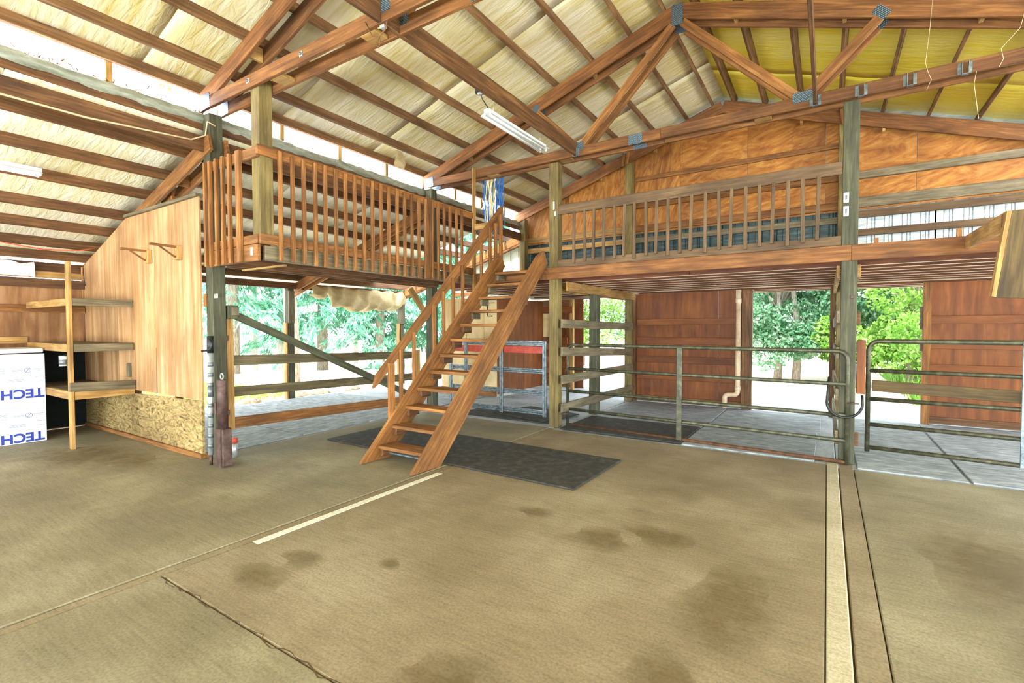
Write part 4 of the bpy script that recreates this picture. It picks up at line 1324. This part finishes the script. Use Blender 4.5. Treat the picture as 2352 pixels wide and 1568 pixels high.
# bundle of baling twine hung on the far truss
tw = thing('twine_bundle', 'bundle of blue, yellow and white baling twine hung from the far truss', 'twine', (-4.85, 6.86, 4.1))
for i in range(34):
    x = -5.02 + 0.40 * i / 33 + random.uniform(-0.008, 0.008)
    m_ = 'rope_blue' if (i < 5 or i > 21) and random.random() < 0.9 else random.choice(['rope_yellow', 'rope_white', 'rope_blue', 'rope_white'])
    zb_ = random.uniform(2.95, 3.25) if i % 4 else random.uniform(3.3, 3.5)
    pts = [(x, 6.845 + random.uniform(-0.01, 0.03), 4.19)]
    for k in range(1, 9):
        pts.append((x + random.uniform(-0.012, 0.012) + 0.02 * math.sin(i), 6.85 + random.uniform(-0.015, 0.03), 4.19 + (zb_ - 4.19) * k / 8))
    tube('strand', pts, random.uniform(0.006, 0.011), m_, tw, n=5)
slab('hanging_stick', -5.06, -4.60, 6.83, 6.85, 4.17, 4.20, 'fir', tw)

# scrap of paper-faced insulation hanging on a purlin
V, F = [], []
for j in range(7):
    for q in range(5):
        V.append((-5.86 + 0.03 * math.sin(q + j), 5.62 + 0.05 * q, 4.40 - 0.045 * j + random.uniform(-0.008, 0.008)))
for j in range(6):
    for q in range(4):
        F.append((j * 5 + q, j * 5 + q + 1, j * 5 + q + 6, j * 5 + q + 5))
tag(raw('paper_scrap', V, F, 'tarp', smooth=True), 'torn paper scrap dangling from a roof purlin above the balcony', 'paper')

# ================================================================== CANVAS ROLL
V, F = [], []
NY, NQ = 70, 15
for j in range(NY + 1):
    yv = 6.85 + 2.95 * j / NY
    u = j / NY
    drop = (0.34 + 0.16 * math.sin(u * 3.0 + 0.0) + 0.03 * math.sin(u * 17)) * (1.0 if 0.16 < u else 0.62) * (0.55 if 0.13 < u < 0.19 else 1)
    for q in range(NQ + 1):
        v = q / NQ
        z = 2.52 - drop * math.sin(v * math.pi * 0.5) * 1.1
        x = -9.98 + 0.16 * math.sin(v * math.pi) + 0.03 * math.sin(u * 46 + v * 6) + 0.018 * math.sin(u * 23 - v * 9)
        V.append((x, yv, z + 0.02 * math.sin(u * 40 + v * 8)))
for j in range(NY):
    for q in range(NQ):
        a = j * (NQ + 1) + q
        F.append((a, a + 1, a + NQ + 2, a + NQ + 1))
ct = raw('canvas_sheet', V, F, 'tarp', smooth=True)
sm = ct.modifiers.new('thickness', 'SOLIDIFY')
sm.thickness = 0.012
tag(ct, 'bunched khaki canvas hanging under the outer eave', 'canvas')

for y, x, lab in ((6.55, -6.08, 'pale diagonal knee brace at the far gate post'),):
    tag(beam('knee_brace', (x, 6.15, 2.22), (x, 6.60, 1.72), 0.04, 0.11, 'fir_light'), lab, 'brace')

# ================================================================== DRAIN PIPE
dp = [(-1.325, 9.93, 2.25), (-1.325, 9.93, 0.38)]
pp = [(-1.39, 9.94, 2.24), (-1.39, 9.94, 0.36)] + [tuple(q) for q in arc((-1.46, 9.94, 0.34), 0.07, 0, -90, 6, (1, 0, 0), (0, 0, 1))][1:] + [(-1.55, 9.94, 0.265)] + \
     [tuple(q) for q in arc((-1.55, 9.94, 0.20), 0.065, 90, 180, 6, (1, 0, 0), (0, 0, 1))][1:] + [(-1.615, 9.94, 0.0)]
d = thing('drain_pipe', 'cream plastic drain pipe with S-bend on the reddish plywood wall', 'pipe', (-1.4, 9.94, 0))
tube('pipe', pp, 0.045, 'pvc', d, n=16)
tube('coupling', [(-1.39, 9.94, 1.99), (-1.39, 9.94, 2.08)], 0.052, 'pvc', d, n=16)
tube('coupling', [(-1.39, 9.94, 0.36), (-1.39, 9.94, 0.44)], 0.052, 'pvc', d, n=16)

# box and cable loop on the gate post
tag(slab('electrical_box', 0.285, 0.365, 6.63, 6.75, 0.80, 1.40, 'ply_red', None, grain=2), 'tall reddish wooden box on the right side of the weathered gate post', 'box')
wire('cable', 'thick dark cable loop slung round the weathered gate post', [(0.03, 6.60, 0.98)] + [tuple(q) for q in arc((0.175, 6.555, 0.70), 0.165, 170, 370, 16, (1, 0, 0), (0, 0, 1))] + [(0.335, 6.58, 0.79)], 0.014, 'black', n=8)

# hung board at the right edge
hb = thing('hung_board', 'thick wide board end hanging at the right edge above the gate', 'board', (1.3, 4.6, 1.74))
prism('board', [(1.036, 2.33), (0.969, 1.745), (1.40, 1.725), (1.47, 2.33)], 1, 4.60, 4.64, 'board_dark', hb, (0.1, 0, 1))
prism('lit_edge', [(1.012, 2.33), (0.945, 1.757), (0.968, 1.747), (1.035, 2.33)], 1, 4.60, 4.67, 'fir_light', hb, (0.1, 0, 1))  # pale strip paints the light on the board's left edge
slab('cleat', 1.0, 1.47, 4.642, 4.68, 2.18, 2.32, 'fir_dark', hb)
beam('support_arm', (1.03, 4.66, 2.27), (1.17, 6.583, 2.39), 0.04, 0.13, 'fir_light', hb)

# ================================================================== TREES
def quads(C, A, B):
    """quads with centres C, half axes A and B -> verts, faces"""
    n = len(C)
    V = np.zeros((n, 4, 3))
    V[:, 0] = C - A - B * 0.35; V[:, 1] = C - B * 0.0 + A * 0.0 - B; V[:, 2] = C + A + B * 0.35; V[:, 3] = C + B
    return V.reshape(-1, 3), np.arange(n * 4).reshape(n, 4)


def unit(v):
    return v / np.maximum(np.linalg.norm(v, axis=1, keepdims=True), 1e-6)


def conifer(name, label, x, y, h, r0, n, mat='needle', bark='bark', z0=1.6, group=None):
    t = thing(name, label, 'tree', (x, y, -0.2), group)
    tube('trunk', [(x, y, -0.2), (x + 0.05, y, h * 0.3), (x, y + 0.05, h * 0.6), (x, y, h)], [0.22, 0.18, 0.11, 0.02], bark, t, n=12)
    nb = max(12, n // 90)
    C, A, B = [], [], []
    for _ in range(nb):
        u = rng.uniform(0, 1) ** 0.85
        zb = z0 + (h - z0) * u
        L = r0 * (1 - u) ** 0.8 + 0.25
        an = rng.uniform(0, 2 * math.pi)
        m = 90
        s = rng.uniform(0.12, 1, m)
        dr = np.array([math.cos(an), math.sin(an), 0])
        side = np.array([-dr[1], dr[0], 0])
        p = np.outer(s * L, dr) + np.outer(rng.normal(0, 0.16 * L, m) * (1.15 - s), side)
        p[:, 2] += zb + 0.12 * L * s - 0.42 * L * s ** 2 - np.abs(rng.normal(0, 0.10, m))
        C.append(p + np.array([x, y, 0]))
        d = unit(np.outer(np.ones(m), dr) * 0.6 + np.outer(rng.normal(0, 0.5, m), side) + np.c_[np.zeros(m), np.zeros(m), rng.uniform(-1.4, -0.1, m)])
        A.append(d * rng.uniform(0.10, 0.24, m)[:, None])
        B.append(unit(np.cross(d, rng.normal(0, 1, (m, 3)))) * rng.uniform(0.022, 0.055, m)[:, None])
    V, F = quads(np.vstack(C), np.vstack(A), np.vstack(B))
    raw('foliage', V, F.tolist(), mat, t)
    return t


def broadleaf(name, label, x, y, h, r, n, mat='leaf', lean=(0, 0), z0=1.2, lf_=0.062, group=None, trunks=1):
    t = thing(name, label, 'tree', (x, y, -0.2), group)
    top = np.array([x + lean[0], y + lean[1], h * 0.8])
    for k in range(trunks):
        dx = 0.5 * k
        tube('trunk', [(x + dx, y, -0.2), (x + dx + lean[0] * 0.25 + 0.08, y, h * 0.2), (x + dx * 0.8 + lean[0] * 0.6, y + lean[1] * 0.5, h * 0.45), tuple(top)], [0.13, 0.10, 0.07, 0.03], 'bark', t, n=10)
    nc = 60
    cc = np.c_[rng.normal(0, 0.5, nc) * r, rng.normal(0, 0.5, nc) * r, z0 + (h - z0) * rng.uniform(0.02, 1, nc)] + np.array([x + lean[0] * 0.6, y + lean[1] * 0.6, 0])
    cr_ = rng.uniform(0.3, 0.7, nc) * r * 0.5
    for k in range(0, nc, 3):
        q = cc[k]
        tube('branch', [(x + lean[0] * 0.4, y, min(q[2], h * 0.5) * 0.7), tuple((q + np.array([x, y, q[2]])) / 2), tuple(q)], [0.06, 0.04, 0.012], 'bark', t, n=6)
    idx = rng.integers(0, nc, n)
    d = unit(rng.normal(0, 1, (n, 3)))
    C = cc[idx] + d * (cr_[idx] * rng.uniform(0.45, 1.05, n) ** 0.6)[:, None]
    C[:, 2] = np.maximum(C[:, 2], 0.15)
    A = unit(rng.normal(0, 1, (n, 3)) + d * 0.5) * rng.uniform(0.7, 1.3, n)[:, None] * lf_
    B = unit(np.cross(A, rng.normal(0, 1, (n, 3)))) * rng.uniform(0.5, 0.8, n)[:, None] * lf_
    V, F = quads(C, A, B)
    raw('foliage', V, F.tolist(), mat, t)
    return t


GL = 'conifers beyond the open left side'
conifer('conifer', 'tall conifer seen at the left of the open gate bay', -18.6, 9.6, 11, 2.8, 11000, z0=1.7)
conifer('conifer', 'drooping conifer between the outer posts, left of centre', -17.2, 12.4, 9, 2.9, 14000, z0=1.0)
conifer('conifer', 'drooping conifer filling the middle of the open gate bay', -15.6, 14.0, 9, 2.9, 15000, z0=0.9)
conifer('conifer', 'dense conifer just left of the far outer post', -15.0, 16.4, 9, 2.9, 15000, z0=0.7)
conifer('conifer', 'conifer showing past the far outer post beside the stairs', -12.6, 17.5, 9, 2.7, 12000, z0=0.7)
for i, (x, y) in enumerate(((-20.5, 8.9), (-20.0, 9.9), (-19.6, 10.9), (-19.2, 11.8), (-21.0, 13.0), (-19.0, 15.5), (-18.2, 17.2))):
    o = tube('tree_trunk', [(x, y, -0.2), (x + 0.1, y, 4), (x, y, 9)], [0.16, 0.13, 0.08], 'bark_pale', n=10)
    tag(o, '%s pale slender trunk behind the conifers, counting from the gate end board' % ('first', 'second', 'third', 'fourth', 'fifth', 'sixth', 'seventh')[i], 'tree', 'pale trunks behind the conifers')
o = tube('tree_trunk', [(-13.6, 8.7, -0.2), (-13.55, 8.75, 1.0), (-13.65, 8.7, 3.2), (-13.6, 8.7, 5.5)], [0.27, 0.2, 0.18, 0.14], 'bark', n=14)
tag(o, 'thick dark trunk lined up with the outer lean-to post', 'tree')

broadleaf('leafy_tree', 'bushy dark green tree in the left half of the left back doorway', -1.3, 17.5, 6.0, 2.1, 34000, 'leaf', trunks=2, z0=0.7)
broadleaf('leafy_tree', 'bushy green tree in the right half of the left back doorway', 0.3, 20.0, 7, 2.5, 34000, 'leaf', z0=1.0)
broadleaf('leafy_tree', 'bright sunlit tree behind the right back doorway', 1.9, 16.8, 5.5, 1.9, 34000, 'leaf_bright', z0=0.25)
broadleaf('leafy_tree', 'bright leafy tree farther back behind the right doorway', 3.4, 21.0, 7, 2.6, 22000, 'leaf_bright', z0=0.6)
broadleaf('leafy_tree', 'sparse pale tree seen through the plank divider', -6.6, 20.5, 7, 2.3, 9000, 'leaf', z0=0.8)
broadleaf('leafy_tree', 'sparse low tree seen through the divider near the tack room', -9.2, 20.0, 4, 2.3, 9000, 'leaf_bright', z0=0.3)
